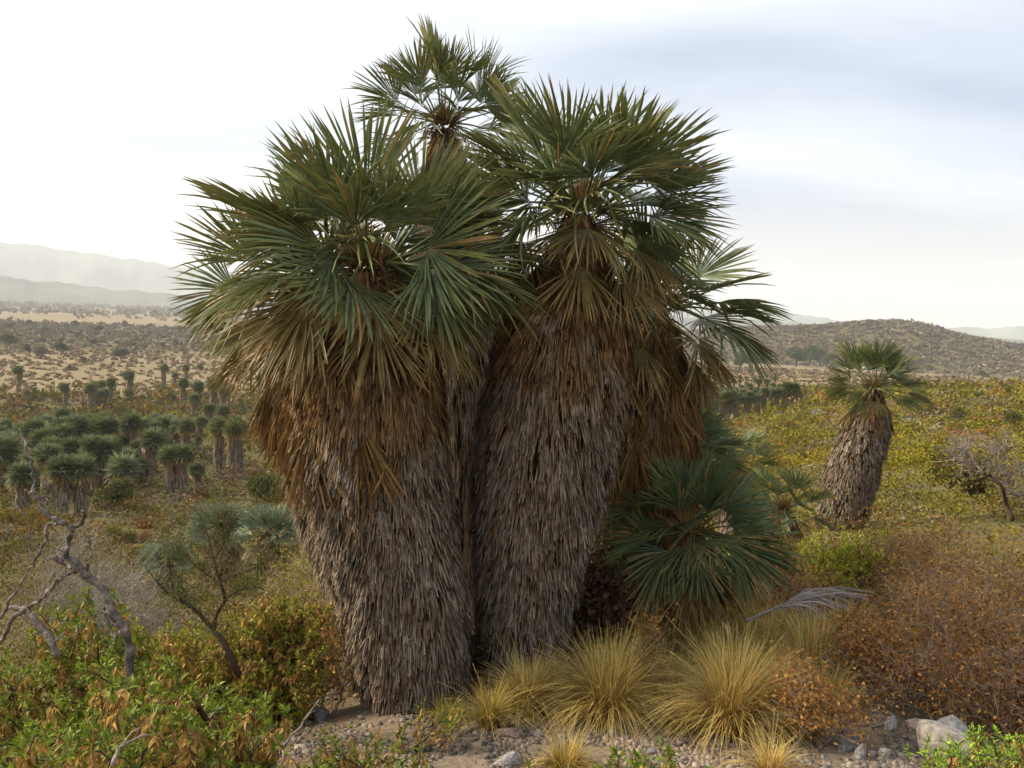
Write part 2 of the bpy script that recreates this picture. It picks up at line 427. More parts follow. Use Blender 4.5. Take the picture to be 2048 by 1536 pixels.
gzv = ground(gx, gy)
cv = cover(gx, gy)[..., None]; dd = np.hypot(gx, gy)[..., None]
gcol = STRAW * (1 - cv) + OLIVE * cv
nearm = np.clip((9 - dd) / 4, 0, 1)
mixn = np.clip((fbm(gx / 1.3, gy / 1.3, 31, 3)[..., None] - .35) * 3, 0, 1)
gcol = gcol * (1 - nearm) + (GRAVEL * mixn + SOIL * (1 - mixn)) * nearm
g = Geo(); na = len(angs); nr = len(rings) - 1
i, j = np.meshgrid(np.arange(nr - 1), np.arange(na), indexing='ij'); j2 = (j + 1) % na
f4 = np.stack([i * na + j, i * na + j2, (i + 1) * na + j2, (i + 1) * na + j], -1).reshape(-1, 4)
vv = np.concatenate([np.stack([gx, gy, gzv], -1).reshape(-1, 3), [[0, 0, gz(0, 0.2)]]])
cc = np.concatenate([gcol.reshape(-1, 3), [SOIL]])
jj = np.arange(na)
g.add(vv, [f4[:, ::-1], np.stack([jj, (jj + 1) % na, np.full(na, nr * na)], 1)[:, ::-1][:, [0, 1, 2]]], cc)
g.obj('ground', M_GROUND, smooth=True, kind='structure')

# far ridges, each a long mound with a real crest, back and foot
def ridge(name, dist, az_pts, h_px, col, foot=-45, wid=900, seed=1):
    az = np.radians(np.arange(-44, 44.1, 0.15)); hp = np.interp(np.degrees(az), az_pts, h_px)
    hp = hp + (fbm(az * 60, az * 0 + seed, seed, 4) - .5) * 9 + (fbm(az * 240, az * 0 + seed, seed + 3, 3) - .5) * 2.5
    g = Geo(); rows = []; cols = []; qs = np.concatenate([np.linspace(-1, 0, 13), [.35, 1]])
    for q in qs:
        s = (1 + q) ** 1.1 if q <= 0 else 1 - q
        dd_ = dist + q * wid; u = np.sin(az) * dd_; w = np.cos(az) * dd_
        top = CZ + hp * (dist / FPX)
        gul = fbm(u / 170, w / 260, seed + 5, 4) - .5
        z = foot + (top - foot) * s + gul * (1 - abs(2 * s - 1)) * (top - foot) * .55
        rows.append(np.stack([u, w, z], 1))
        cols.append(np.asarray(col)[None] * (0.6 + 0.8 * fbm(u / 45, w / 70, seed + 9, 4))[:, None])
    n = len(az); k = np.arange(n - 1)
    f = np.concatenate([np.stack([a * n + k, a * n + k + 1, (a + 1) * n + k + 1, (a + 1) * n + k], 1) for a in range(len(qs) - 1)])
    g.add(np.concatenate(rows), f, np.concatenate(cols))
    g.obj(name, M_FAR, kind='structure', smooth=True)
def az_of(px): return math.degrees(math.atan((px - 1024) / FPX))
ridge('mountain_range', 3600, [-44, az_of(0), az_of(200), az_of(390), az_of(700), az_of(1000), az_of(1500), az_of(1640), az_of(1780), az_of(1850), az_of(2048), 44],
      [100, 84, 72, 56, 44, 34, 27, 14, 4, 4, 14, 24], c8(120, 122, 104), wid=600, seed=2)
ridge('foothills', 2100, [-44, az_of(0), az_of(180), az_of(390), az_of(700), az_of(1100), az_of(1500), az_of(1700), az_of(1900), az_of(2048), 44],
      [34, 24, 12, 2, 0, 4, 8, -4, -6, -10, -12], c8(96, 98, 78), wid=420, seed=5)

# the air: pale haze that the far land fades into
def haze():
    m = bpy.data.materials.new('haze_air'); m.use_nodes = True; t = m.node_tree; t.nodes.clear()
    o = N(t, 'ShaderNodeOutputMaterial'); v = N(t, 'ShaderNodeVolumePrincipled')
    v.inputs['Color'].default_value = (0.90, 0.94, 1.0, 1); v.inputs['Density'].default_value = 2.9e-4; v.inputs['Anisotropy'].default_value = 0.1
    t.links.new(v.outputs[0], o.inputs['Volume'])
    g = Geo(); x, y0, y1, z0, z1 = 8500, -300, 4700, -60, 200
    x = 4700; y0 = -4700
    v8 = [(a, b, c) for a in (-x, x) for b in (y0, y1) for c in (z0, z1)]
    g.add(v8, np.array([[0, 1, 3, 2], [4, 6, 7, 5], [0, 4, 5, 1], [2, 3, 7, 6], [0, 2, 6, 4], [1, 5, 7, 3]]), (1, 1, 1))
    o = g.obj('haze', m, kind='stuff'); o['label'] = 'pale blue haze in the air over the plain'; o['category'] = 'haze'
haze()
# ------------------------------------------------------------------ fan palms
GREEN_A, GREEN_SHEEN, GREEN_Y = c8(84, 98, 56), c8(104, 124, 98), c8(158, 146, 68)
BLUEG = c8(146, 168, 150)  # silvery palm colour; also paints sky sheen onto the grove crowns
DRY_A, DRY_B, DRY_C = c8(150, 118, 72), c8(108, 78, 45), c8(174, 142, 88)
def frond_geo(seed, kind='green', nseg=28, spread=R(98), droop=0.1, cup=0.25, fold=0.85, pet=0.62, lowpoly=False, tint=0.0, tone=(1, 1, 1)):
    """fan leaf: stalk along +X from the origin, blade of radius 1 from (pet,0,0), upper face +Z"""
    r = np.random.default_rng(seed); g = Geo(); st = Geo()
    stn = [0.03, 0.28, 0.52, 0.8, 1.0] if not lowpoly else [0.04, 0.5, 1.0]
    h = spread / nseg; ns = len(stn)
    yaw = r.normal() * 0.08
    base = {'green': GREEN_A, 'half': GREEN_A * .55 + DRY_A * .5, 'dead': DRY_B}[kind]
    for q in range(nseg):
        a = -spread + (q + 0.5) * 2 * h + r.normal() * h * (0.22 if kind != 'dead' else 0.7) + yaw
        Ls = (0.74 + 0.26 * math.cos(a * 0.75)) * r.uniform(0.9, 1.06)
        if r.random() < (0.05 if kind == 'green' else 0.16): Ls *= r.uniform(0.5, 0.9)
        ld = droop * r.uniform(0.6, 1.5) + (r.uniform(.15, .5) if r.random() < 0.12 else 0)
        side = r.normal() * 0.05; edge = (-1, 0, 1, 5)[r.integers(4)]
        cb = base * r.uniform(0.8, 1.2)
        mixg = r.random() * 0.85  # share of blue-grey sky sheen put into the segment colour
        if kind == 'green': cb = cb * (1 - mixg) + GREEN_SHEEN * mixg * r.uniform(.8, 1.15); ct = cb * 0.75 + GREEN_Y * 0.35
        elif kind == 'half': ct = DRY_C * r.uniform(.7, 1.05) if r.random() < .7 else cb
        else: cb = (DRY_B if r.random() < .6 else DRY_A) * r.uniform(.65, 1.25); ct = cb * .8 + DRY_A * .25
        if tint: cb = cb * (1 - tint) + BLUEG * tint; ct = ct * (1 - tint) + BLUEG * tint
        cb = cb * np.array(tone); ct = ct * np.array(tone)
        if kind == 'green' and r.random() < .05: ct = DRY_C
        if r.random() < .05 and kind != 'dead': cb = ct = DRY_A
        vs, cs = [], []
        wmax = 0.52 * Ls * math.tan(h) * 1.04
        for s, t in enumerate(stn):
            rr = t * Ls
            w = rr * math.tan(h) * 1.04 if t <= 0.52 else wmax * (0.0 if t > .99 else (.80 if t > .7 else 1.0))
            x, y = rr * math.cos(a), rr * math.sin(a)
            z = cup * (a / spread) ** 2 * rr - ld * rr * rr
            tx, ty = -math.sin(a), math.cos(a)
            x += tx * side * rr * rr; y += ty * side * rr * rr
            col = cb * (1 - t ** 2) + ct * t ** 2
            for e, dz in ((-1, fold * w * .6), (0, -fold * w * .6), (1, fold * w * .6)):
                vs.append((pet + x + tx * w * e, y + ty * w * e, z + dz)); cs.append((col * .62 + (GREEN_Y if kind != 'dead' else DRY_A) * .38) if e == edge else col)
        f = []
        for s in range(ns - 1):
            b = s * 3
            f += [[b, b + 3, b + 4, b + 1], [b + 1, b + 4, b + 5, b + 2]]
        g.add(vs, np.array(f), np.array(cs))
    tcol = base * 1.15 if kind != 'dead' else DRY_A * .8
    polytube(st, [(0, 0, -0.01), (pet * .5, 0, 0.015), (pet + .02, 0, 0.0)], [0.024, 0.016, 0.013], np.array([tcol * .7 + DRY_A * .35, tcol, tcol]), 4)
    return g, st

FR = {}
def variants(key, n, mat, **kw):
    out = []
    for s in range(n):
        r = np.random.default_rng(900 + s)
        k2 = dict(kw)
        k2['spread'] = kw.get('spread', R(98)) * r.uniform(.68, 1.1); k2['droop'] = kw.get('droop', .1) * r.uniform(.5, 1.5)
        k2['cup'] = kw.get('cup', .25) * r.uniform(.5, 1.5)
        g, st = frond_geo(hash(key) % 1000 * 0 + sum(map(ord, key)) * 31 + s, **k2)
        out.append((g.mesh('frond', mat), st.mesh('stalk', mat)))
    FR[key] = out
variants('green', 8, M_FROND, kind='green', nseg=42, droop=.07, cup=.34, pet=.64, spread=R(90))
variants('droop', 6, M_FROND, kind='green', nseg=40, droop=.18, cup=.2, spread=R(84), pet=.66)
variants('half', 6, M_FROND, kind='half', nseg=34, droop=.2, cup=.05, spread=R(64), fold=.8, pet=.62)
variants('dead', 8, M_DRYF, kind='dead', nseg=24, droop=.05, cup=-.1, spread=R(36), fold=1.1, pet=.45)
variants('long', 7, M_FROND, kind='green', nseg=36, droop=.06, cup=.5, pet=.85, spread=R(82), tone=(.8, .86, .78))
variants('longdroop', 5, M_FROND, kind='green', nseg=34, droop=.16, cup=.4, pet=.8, spread=R(72), tone=(.78, .82, .72))
variants('deep', 6, M_FROND, kind='green', nseg=40, droop=.07, cup=.3, pet=.55, spread=R(92), tone=(.52, .68, .78))
variants('deepdroop', 5, M_FROND, kind='green', nseg=38, droop=.18, cup=.2, pet=.6, spread=R(80), tone=(.6, .7, .72))
variants('blue', 5, M_FROND, kind='green', nseg=30, droop=.05, cup=.3, pet=.5, tint=.45)

def place_frond(root, key, loc, direc, normal, s, r, stalk=True, label=None):
    d = Vector(direc).normalized(); n = Vector(normal); n = (n - d * n.dot(d)).normalized(); y = n.cross(d)
    me, st = FR[key][r.integers(len(FR[key]))]
    o = link('frond' if key != 'dead' else 'dead_frond', me, root)
    sy = s * r.uniform(.92, 1.08)
    m = Matrix(((d.x * s, y.x * sy, n.x * s, loc[0]), (d.y * s, y.y * sy, n.y * s, loc[1]), (d.z * s, y.z * sy, n.z * s, loc[2]), (0, 0, 0, 1)))
    o.matrix_local = m
    if stalk: link('stalk', st, o)
    return o

def crown_fronds(root, c, up, blade, r, counts, elev, keys=('green', 'droop', 'half', 'dead'), stalk=True, skip=None, neck=0.1, dead_drop=0.5, ax=None):
    """c: crown heart (root space). counts/elev per class. Dead ones hang round the neck below."""
    ga = PI * (3 - math.sqrt(5)); up = Vector(up).normalized()
    ex = up.orthogonal().normalized(); ey = up.cross(ex)
    k = r.integers(1000)
    for cls, (cnt, (e0, e1)) in enumerate(zip(counts, elev)):
        for q in range(cnt):
            t = (q + r.uniform(.2, .8)) / cnt
            e = R(e0 + (e1 - e0) * t + r.normal() * 5); k += 1
            az = k * ga + r.normal() * .18
            hz = ex * math.cos(az) + ey * math.sin(az)
            if skip and skip(hz, cls): continue
            d = hz * math.cos(e) + up * math.sin(e)
            n = up * math.cos(e) - hz * math.sin(e)
            tw = r.normal() * (.5 if cls < 2 else .3)
            n = n * math.cos(tw) + d.cross(n) * math.sin(tw)
            s = blade * r.uniform(.84, 1.1) * (0.9 if cls == 0 and t < .12 else 1)
            p = Vector(c) + hz * neck * (0.35 + .65 * math.cos(e))
            if cls == 2: p = p - up * (0.08 + .12 * t)
            if cls == 3:
                lq = ax.len - (0.03 + dead_drop * t); p = Vector(ax.pos(lq)) + hz * (float(ax.rad(lq)) * .92 + .02)
            place_frond(root, keys[cls], p, d, n, s * (1, 1, .86, .95)[cls], r, stalk)

class Axis:
    def __init__(self, pts, rad, n=40):
        self.P = smooth_line(pts, n); self.rk = np.interp(np.linspace(0, 1, n), np.linspace(0, 1, len(rad)), rad)
        self.s = np.concatenate([[0], np.cumsum(np.linalg.norm(np.diff(self.P, axis=0), axis=1))]); self.len = self.s[-1]
    def pos(self, l): return np.stack([np.interp(l, self.s, self.P[:, k]) for k in range(3)], -1)
    def rad(self, l): return np.interp(l, self.s, self.rk)

GREY1, GREY2, WARM1, WARM2, DARKB = c8(150, 136, 118), c8(112, 98, 82), c8(148, 116, 76), c8(104, 76, 48), c8(64, 46, 30)
def thatch(ax, seed, n, l0, l1, length=0.15, width=0.0042, warm_from=0.6, bump=None):
    """overlapping old leaf strips that hang on the trunk"""
    r = np.random.default_rng(seed); g = Geo(); n = int(n * 2.35)
    az = r.uniform(0, 2 * PI, n); l = l0 + (l1 - l0) * r.random(n) ** 0.9
    # tufts: strips gather in hanging bunches
    cell = 0.05 + 0 * l
    tuft = vnoise(az * 9 + 3, l * 16, seed + 1)
    az = az + (vnoise(az * 14, l * 11, seed + 5) - .5) * 0.22
    ln = length * r.uniform(0.55, 1.35, n) * (0.75 + .6 * tuft)
    lift = 0.02 + 0.07 * vnoise(az * 7, l * 13, seed + 2) ** 2 + 0.03 * r.random(n)
    sway = r.normal(size=n) * 0.08 + (vnoise(az * 5, l * 6, seed + 8) - .5) * 0.16
    d_az = sway * ln / np.maximum(ax.rad(l), 0.05)
    w = width * r.uniform(.6, 1.5, n)
    V = []; top = None
    for t, out in ((0.0, 0.0), (0.5, 0.55), (1.0, 1.0)):
        ll = np.clip(l - ln * t, 0.0, None); A = az + d_az * t
        C = ax.pos(ll); od = np.stack([np.cos(A), np.sin(A), 0 * A], 1); sd = np.stack([-np.sin(A), np.cos(A), 0 * A], 1)
        rsur = ax.rad(ll) * (1.0 + (vnoise(az * 6, l * 9, seed + 3) - .5) * .12)
        if top is None: p = C + od * rsur[:, None]; top = p
        else:       # hang plumb, but never inside the trunk
            q = top + sd * (sway * ln * t)[:, None] + od * (lift * out * .6)[:, None]; q = q - C; q[:, 2] = 0
            rho = np.maximum(np.linalg.norm(q, axis=1), rsur * 1.01 + lift * out * .5); dirq = unit(q)
            p = C + dirq * rho[:, None]
        tilt = r.normal(size=(n, 1)) * .35
        ww = (w * (1.0 if t < 1 else 0.55))[:, None]
        if t == 1.0: p[:, 2] = np.where(l - ln < 0, ax.P[0, 2] + 0.01, p[:, 2])
        V += [p - (sd + od * tilt) * ww, p + (sd + od * tilt) * ww]
    v = np.stack(V, 1)
    f = (np.array([[0, 1, 3, 2], [2, 3, 5, 4]])[None] + (np.arange(n) * 6)[:, None, None]).reshape(-1, 4)
    wn = np.clip((l / ax.len - warm_from) * 5 + (vnoise(az * 4, l * 7, seed + 4) - .5) * 2.0 + r.normal(size=n) * .35, 0, 1)[:, None]
    k = r.random((n, 1)); grey = GREY1 * k + GREY2 * (1 - k); k2 = r.random((n, 1)); warm = WARM1 * k2 + WARM2 * (1 - k2)
    col = grey * (1 - wn) + warm * wn
    col = np.where(r.random((n, 1)) < 0.16, WARM2 * r.uniform(.7, 1.5, (n, 1)), col)
    col = np.where(r.random((n, 1)) < 0.16, DARKB, col) * r.uniform(.5, 1.3, (n, 1))
    g.add(v, f, np.repeat(col[:, None], 6, 1).reshape(-1, 3))
    return g

def heart_geo(seed, s, n=130):
    r = np.random.default_rng(seed); g = Geo()
    a = r.uniform(0, 2 * PI, n); e = r.uniform(R(25), R(88), n)
    d = np.stack([np.cos(a) * np.cos(e), np.sin(a) * np.cos(e), np.sin(e)], 1)
    p0 = d * [s * .25, s * .25, s * .1] - [0, 0, s * .1]; ln = s * r.uniform(.5, 1.2, n)[:, None]
    col = c8(160, 124, 74)[None] * r.uniform(.6, 1.15, (n, 1))
    tubes(g, p0, p0 + d * ln + r.normal(size=(n, 3)) * s * .1, s * .035, s * .006, col, 3)
    return g
def strands_geo(seed, s, n=110):
    """old flower stalks and frayed fibres under the crown"""
    r = np.random.default_rng(seed); g = Geo()
    for q in range(n):
        a = r.uniform(0, 2 * PI); ln = s * r.uniform(.5, 1.5)
        h = np.array([math.cos(a), math.sin(a), 0]); p = h * s * .3 + [0, 0, r.uniform(-.9, .1) * s]
        pts = [p, p + h * ln * .35 + [0, 0, r.uniform(-.1, .25) * ln], p + h * ln * .5 + [0, 0, -.35 * ln] + r.normal(size=3) * .12 * s]
        polytube(g, smooth_line(pts, 5), np.linspace(.03, .008, 5) * s * r.uniform(.5, 1.3), c8(122, 94, 66) * r.uniform(.5, 1.2), 3)
    return g

def big_palm(label, axis_px, rad_px, depth, crown_px, blade, counts, elev, seed, nstrip=14000, length=.105, width=.0029,
             warm_from=.62, lean_depth=0.0, stalk=True, skip=None, keys=('green', 'droop', 'half', 'dead'), neck=.1, dead_drop=.5, th_top=.985, up=None, foot_z=None, group=None):
    r = np.random.default_rng(seed)
    pts = [at(x, y, depth + lean_depth * q) for q, (x, y) in zip(np.linspace(0, 1, len(axis_px) + 1), list(axis_px) + [crown_px])]
    pts[0][2] = min(pts[0][2], gz(pts[0][0], pts[0][1])) - 0.02
    rad = [max(w / FPX * depth / 2 - .018, .02) for w in rad_px]
    b = np.array(pts[0]); root = thing('palm_tree', (b[0], b[1], b[2]), label, 'palm', group)
    ax = Axis([p - b for p in pts], rad)
    g = Geo(); li = np.linspace(0, ax.len * .985, 26)
    polytube(g, ax.pos(li), ax.rad(li) * 0.97, np.array([DARKB * .5] * 26), 18, .03, r)  # core colour darkened to deepen the shadow between thatch strips
    tr = g.obj('trunk', M_TRUNK, root)
    thatch(ax, seed, nstrip, 0.02, ax.len * th_top, length, width, warm_from).obj('leaf_thatch', M_THATCH, tr, kind='stuff')
    c = ax.P[-1]; upv = Vector(up) if up else Vector(ax.P[-1] - ax.P[-8]).lerp(Vector((0, 0, 1)), .5)
    h = heart_geo(seed + 3, blade * .42).obj('heart_fibre', M_DRYF, root, kind='stuff'); h.location = c
    s = strands_geo(seed + 4, blade * .45).obj('flower_stalk_tangle', M_DRYF, root, kind='stuff'); s.location = c
    crown_fronds(root, c, upv, blade, r, counts, elev, keys, stalk, skip, neck, dead_drop, ax)
    return root

EL = ((70, 14), (18, -24), (-18, -54), (-70, -86))
DK = ('deep', 'deepdroop', 'half', 'dead')
LK = ('long', 'longdroop', 'half', 'dead')
big_palm('broad fan palm with shaggy leaning trunk and long brown leaf skirt, foremost of the clump',
         [(838, 1400), (820, 1270), (792, 1130), (762, 990), (742, 850), (732, 720), (735, 620)], [186, 228, 258, 284, 300, 284, 130, 34], 5.0, (735, 525),
         .50, (22, 20, 26, 80), EL, 101, 19000, dead_drop=.60, neck=.16, warm_from=.52)
big_palm('fan palm whose grey trunk edge shows behind the broad foremost palm, low wide crown',
         [(745, 1300), (720, 1190), (690, 1050), (658, 900), (632, 780), (622, 700)], [70, 110, 160, 180, 180, 130, 36], 5.75, (612, 590),
         .45, (9, 14, 16, 50), EL, 202, 9500, dead_drop=.5, neck=.14, warm_from=.55)
big_palm('upright fan palm with thick grey thatched trunk behind the small grass tuft, second tallest crown',
         [(1042, 1345), (1048, 1220), (1062, 1080), (1085, 930), (1112, 780), (1135, 640), (1150, 520)], [146, 176, 218, 272, 288, 262, 120, 34], 5.35, (1165, 415),
         .47, (22, 18, 18, 74), EL, 303, 19000, dead_drop=.62, neck=.13, warm_from=.58)
big_palm('tallest fan palm standing at the back of the clump, slender crown against the sky',
         [(912, 1290), (915, 1050), (925, 800), (905, 560), (895, 420), (890, 320)], [150, 170, 178, 156, 128, 80, 34], 7.6, (888, 245),
         .42, (16, 11, 6, 10), ((82, 18), (20, -26), (-20, -58), (-70, -86)), 404, 9500, length=.17, warm_from=.8, dead_drop=.35, neck=.08, th_top=.97, keys=LK)
big_palm('fan palm half hidden behind the upright thatched one, crown spilling past its side',
         [(1235, 1235), (1248, 1080), (1270, 950), (1292, 830), (1302, 740)], [92, 130, 165, 182, 150, 36], 6.3, (1315, 610),
         .47, (9, 14, 14, 76), EL, 505, 9000, dead_drop=1.0, neck=.12, warm_from=.55)
big_palm('stemless looking young fan palm spreading above the tussock grass at the foot of the clump',
         [(1385, 1255), (1385, 1180), (1383, 1120)], [60, 70, 64, 50], 5.9, (1382, 1060),
         .38, (17, 16, 8, 14), ((84, 10), (12, -40), (-30, -60), (-55, -78)), 606, 1500, dead_drop=.2, neck=.06, keys=DK)
big_palm('dark young fan palm tucked between the clump and the small pale crowned palms',
         [(1335, 1120), (1338, 1010)], [60, 70, 50], 7.3, (1350, 905), .36, (13, 12, 6, 10), EL, 707, 1200, dead_drop=.2, neck=.06, keys=DK)
big_palm('small pale fan palm with bare tan heart, upper one of two beside the leaning palm',
         [(1462, 1060), (1465, 1000)], [40, 46, 36], 11.0, (1468, 925), .28, (13, 7, 5, 6), EL, 808, 900, width=.008, dead_drop=.15, neck=.05, keys=LK)
big_palm('small pale fan palm with bare tan heart, lower one of two beside the leaning palm',
         [(1568, 1110), (1568, 1070)], [44, 46, 36], 9.5, (1568, 1015), .28, (14, 7, 5, 6), EL, 909, 900, width=.008, dead_drop=.15, neck=.05, keys=LK)
big_palm('lone fan palm with thick grey trunk leaning over the green scrub slope',
         [(1676, 1075), (1688, 1010), (1708, 930), (1728, 870), (1743, 825)], [92, 98, 100, 94, 66, 24], 13.0, (1750, 775),
         .39, (18, 16, 3, 36), ((82, 20), (20, -25), (-25, -50), (-60, -80)), 1010, 5500, length=.10, width=.0055, warm_from=.9, dead_drop=.34, neck=.08, th_top=.9, up=(.12, 0, 1), keys=LK)
for q, (x, y, dp, rr_, lab) in enumerate(((446, 1066, 19, .46, 'pale silvery fan palm rising from scrub, first of a close pair on the slope'),
                                   (538, 1070, 18, .46, 'pale silvery fan palm rising from scrub, second of a close pair by the trunk'),
                                   (332, 1130, 17, .34, 'pale silvery stemless fan palm behind the small thorn tree'))):
    big_palm(lab, [(x + 3, y + 75), (x + 1, y + 40)], [40, 42, 36], dp, (x, y), rr_, (20, 8, 8, 8),
             ((78, 30), (30, -5), (-20, -45), (-50, -75)), 1100 + q, 500, width=.012, dead_drop=.2, neck=.08, stalk=False, keys=('blue', 'blue', 'half', 'dead'))
# ------------------------------------------------------------------ grove palms (prototypes, then copies)
def grove_proto(seed, H, blade, trunk_r, nf, tint, key):
    """crown and trunk for palms seen from afar, built at real size"""
    r = np.random.default_rng(seed); cr = Geo(); ga = PI * (3 - math.sqrt(5))
    for q in range(nf):
        t = (q + .5) / nf; e = R(88 - 135 * t ** 0.85) ; az = q * ga + r.normal() * .2
        kind = 'green' if t < .8 else 'half'
        gf, _ = frond_geo(seed * 50 + q % 6, kind=kind, nseg=13, spread=R(84), droop=.12, cup=.2, pet=.4, lowpoly=True, tint=tint if kind == 'green' else 0)
        hz = np.array([math.cos(az), math.sin(az), 0]); d = hz * math.cos(e) + [0, 0, math.sin(e)]
        n = np.array([0, 0, math.cos(e)]) - hz * math.sin(e); y = np.cross(n, d); s = blade * r.uniform(.85, 1.1)
        v = np.concatenate(gf.v); v = (v[:, :1] * d + v[:, 1:2] * y + v[:, 2:] * n) * s + [0, 0, H]
        cr.add(v, np.concatenate(gf.f), np.concatenate(gf.c) * r.uniform(.75, 1.35))
    tr = Geo(); z = np.linspace(-.15, H * .98, 9)
    bend = np.stack([np.sin(z / H * 1.4) * r.normal() * .12, np.sin(z / H * 1.2) * r.normal() * .12, z], 1)
    rad = trunk_r * np.interp(z / H, [0, .3, .7, .85, 1], [.75, .95, 1.15, 1.0, .35])
    k = np.clip((z / H - .5) * 3, 0, 1)[:, None]
    polytube(tr, bend, rad, GREY2 * .8 * (1 - k) + (WARM2 * .7 + GREY2 * .3) * k, 9, .05, r)
    n = 260; a = r.uniform(0, 2 * PI, n); zz = r.uniform(.15, .92, n) * H; rr = np.interp(zz, z, rad)
    P0 = np.stack([np.cos(a) * rr + np.interp(zz, z, bend[:, 0]), np.sin(a) * rr + np.interp(zz, z, bend[:, 1]), zz], 1)
    out = np.stack([np.cos(a), np.sin(a), 0 * a], 1); kk = np.clip((zz / H - .5) * 4, 0, 1)[:, None]
    cl = (GREY1 * (1 - kk) + (WARM1 * .6 + GREY1 * .3) * kk) * r.uniform(.55, 1.2, (n, 1))
    sd = np.stack([-np.sin(a), np.cos(a), 0 * a], 1) * .018
    low_ = P0 + out * .05 - np.array([0, 0, 1]) * r.uniform(.15, .32, (n, 1))
    v = np.stack([P0 - sd, P0 + sd, low_ + sd * .6, low_ - sd * .6], 1)
    tr.add(v, np.arange(n * 4).reshape(n, 4), np.repeat(cl[:, None], 4, 1).reshape(-1, 3))
    return cr.mesh('crown', M_FROND), tr.mesh('trunk', M_TRUNK)
PROTO = [grove_proto(1, 2.6, .50, .23, 44, .02, 'a'), grove_proto(2, 2.2, .52, .23, 44, .06, 'b'), grove_proto(3, 1.7, .54, .23, 46, .12, 'c'),
         grove_proto(4, 1.1, .58, .22, 46, .26, 'd'), grove_proto(5, 3.0, .46, .26, 42, .02, 'e')]
PROTO += [grove_proto(6, 2.2, .52, .2, 40, .2, 'f'), grove_proto(7, 2.6, .48, .2, 40, .16, 'g'), grove_proto(8, 1.7, .55, .2, 40, .25, 'h')]
PH = [2.6, 2.2, 1.7, 1.1, 3.0, 2.2, 2.6, 1.7]
def grove_palm(p, k, label, group, s=1.0, tilt=(0, 0)):
    root = thing('palm_tree', p, label, 'palm', group, random.uniform(0, 6.28)); root.scale = (s, s, s)
    root.rotation_euler = (tilt[0], tilt[1], root.rotation_euler[2])
    link('crown', PROTO[k][0], root); link('trunk', PROTO[k][1], root)
    return root
def zp(x, y, x0, y0, sc): return x / sc + x0, y / sc + y0
# tall trunked ones: (crown x,y) (base x,y) in an enlarged view of the photograph
for cx_, cy_, bx_, by_ in ((835, 690, 815, 985), (1105, 650, 1100, 985), (1235, 770, 1245, 1090), (1385, 760, 1350, 1090), (1475, 870, 1450, 1060), (1455, 525, 1460, 720),
                           (1600, 550, 1590, 905), (1715, 575, 1700, 935), (1845, 535, 1770, 905), (1935, 650, 1950, 780), (720, 870, 730, 990), (1020, 890, 1040, 990)):
    bx, by = zp(bx_, by_, 0, 700, 3.657); cx2, cy2 = zp(cx_, cy_, 0, 700, 3.657)
    p = stand(bx, by); dep = px_of(p)[2]; H = (by - cy2) / FPX * dep
    k = 4 if H > 2.4 else (0 if H > 1.9 else (1 if H > 1.5 else 2)); s = float(np.clip(H / PH[k], .55, 1.5))
    tl = math.atan2(cx2 - bx, by - cy2) - R(2.5)
    grove_palm(p - np.array([0, 0, .1]), k, 'trunked fan palm of the grove standing clear on its scrub edge', 'trunked palms on the edge of the grove', s, (0, tl))
low_c = [(350, 505), (455, 505), (545, 495), (650, 500), (1130, 510), (1235, 520), (790, 545), (700, 575), (480, 570), (300, 610), (400, 630), (590, 620), (520, 665), (640, 660),
         (760, 600), (860, 600), (900, 560), (970, 585), (920, 650), (1180, 580), (1270, 590), (660, 745), (720, 690), (380, 720), (470, 720), (250, 690), (120, 720), (50, 650),
         (90, 800), (170, 880), (500, 810), (30, 760), (1355, 560), (600, 880), (880, 900), (1330, 640), (1530, 450), (1640, 450), (1060, 545), (30, 580), (150, 650), (560, 730),
         *[(pq.uniform(0, 760), pq.uniform(560, 800)) for pq in [random.Random(5)] for _ in range(18)], *[(pq.uniform(250, 1350), pq.uniform(520, 640)) for pq in [random.Random(6)] for _ in range(22)], (770, 780), (980, 700), (1180, 690), (440, 890), (930, 800), (340, 800), (690, 830), (240, 580)]
for q, (x, y) in enumerate(low_c):
    x2, y2 = zp(x, y, 0, 700, 3.657); k = (3, 2, 1, 2, 3)[q % 5] if y < 700 else (3, 2)[q % 2]
    p = stand(x2, y2, PH[k] * .85); s = random.uniform(.76, 1.0)
    grove_palm(p - np.array([0, 0, .1]), k, {1: 'green-crowned fan palm rising a little above the dense low grove', 2: 'rounded green fan palm crown packed among others in the dense low grove', 3: 'pale wide stemless fan palm crown low in the dense grove'}[k], 'palms packed in the low grove', s, (random.gauss(0, .06), random.gauss(0, .06)))
for x, y in ((690, 270), (720, 340), (660, 310), (740, 250), (810, 240), (1280, 180), (1200, 160), (1360, 150), (1340, 250), (1450, 285), (1610, 220), (1640, 300), (1560, 290), (940, 220), (130, 175), (470, 270), (1420, 340), (760, 330)):
    x2, y2 = zp(x, y, 0, 700, 3.657); k = random.choice((0, 1, 1, 2)); p = stand(x2, y2, PH[k], 50)
    grove_palm(p - np.array([0, 0, .1]), k, {0: 'taller', 1: 'middling', 2: 'short'}[k] + ' scattered fan palm at the edge of the straw plain beyond the grove', 'palms scattered before the plain', random.uniform(.9, 1.25))
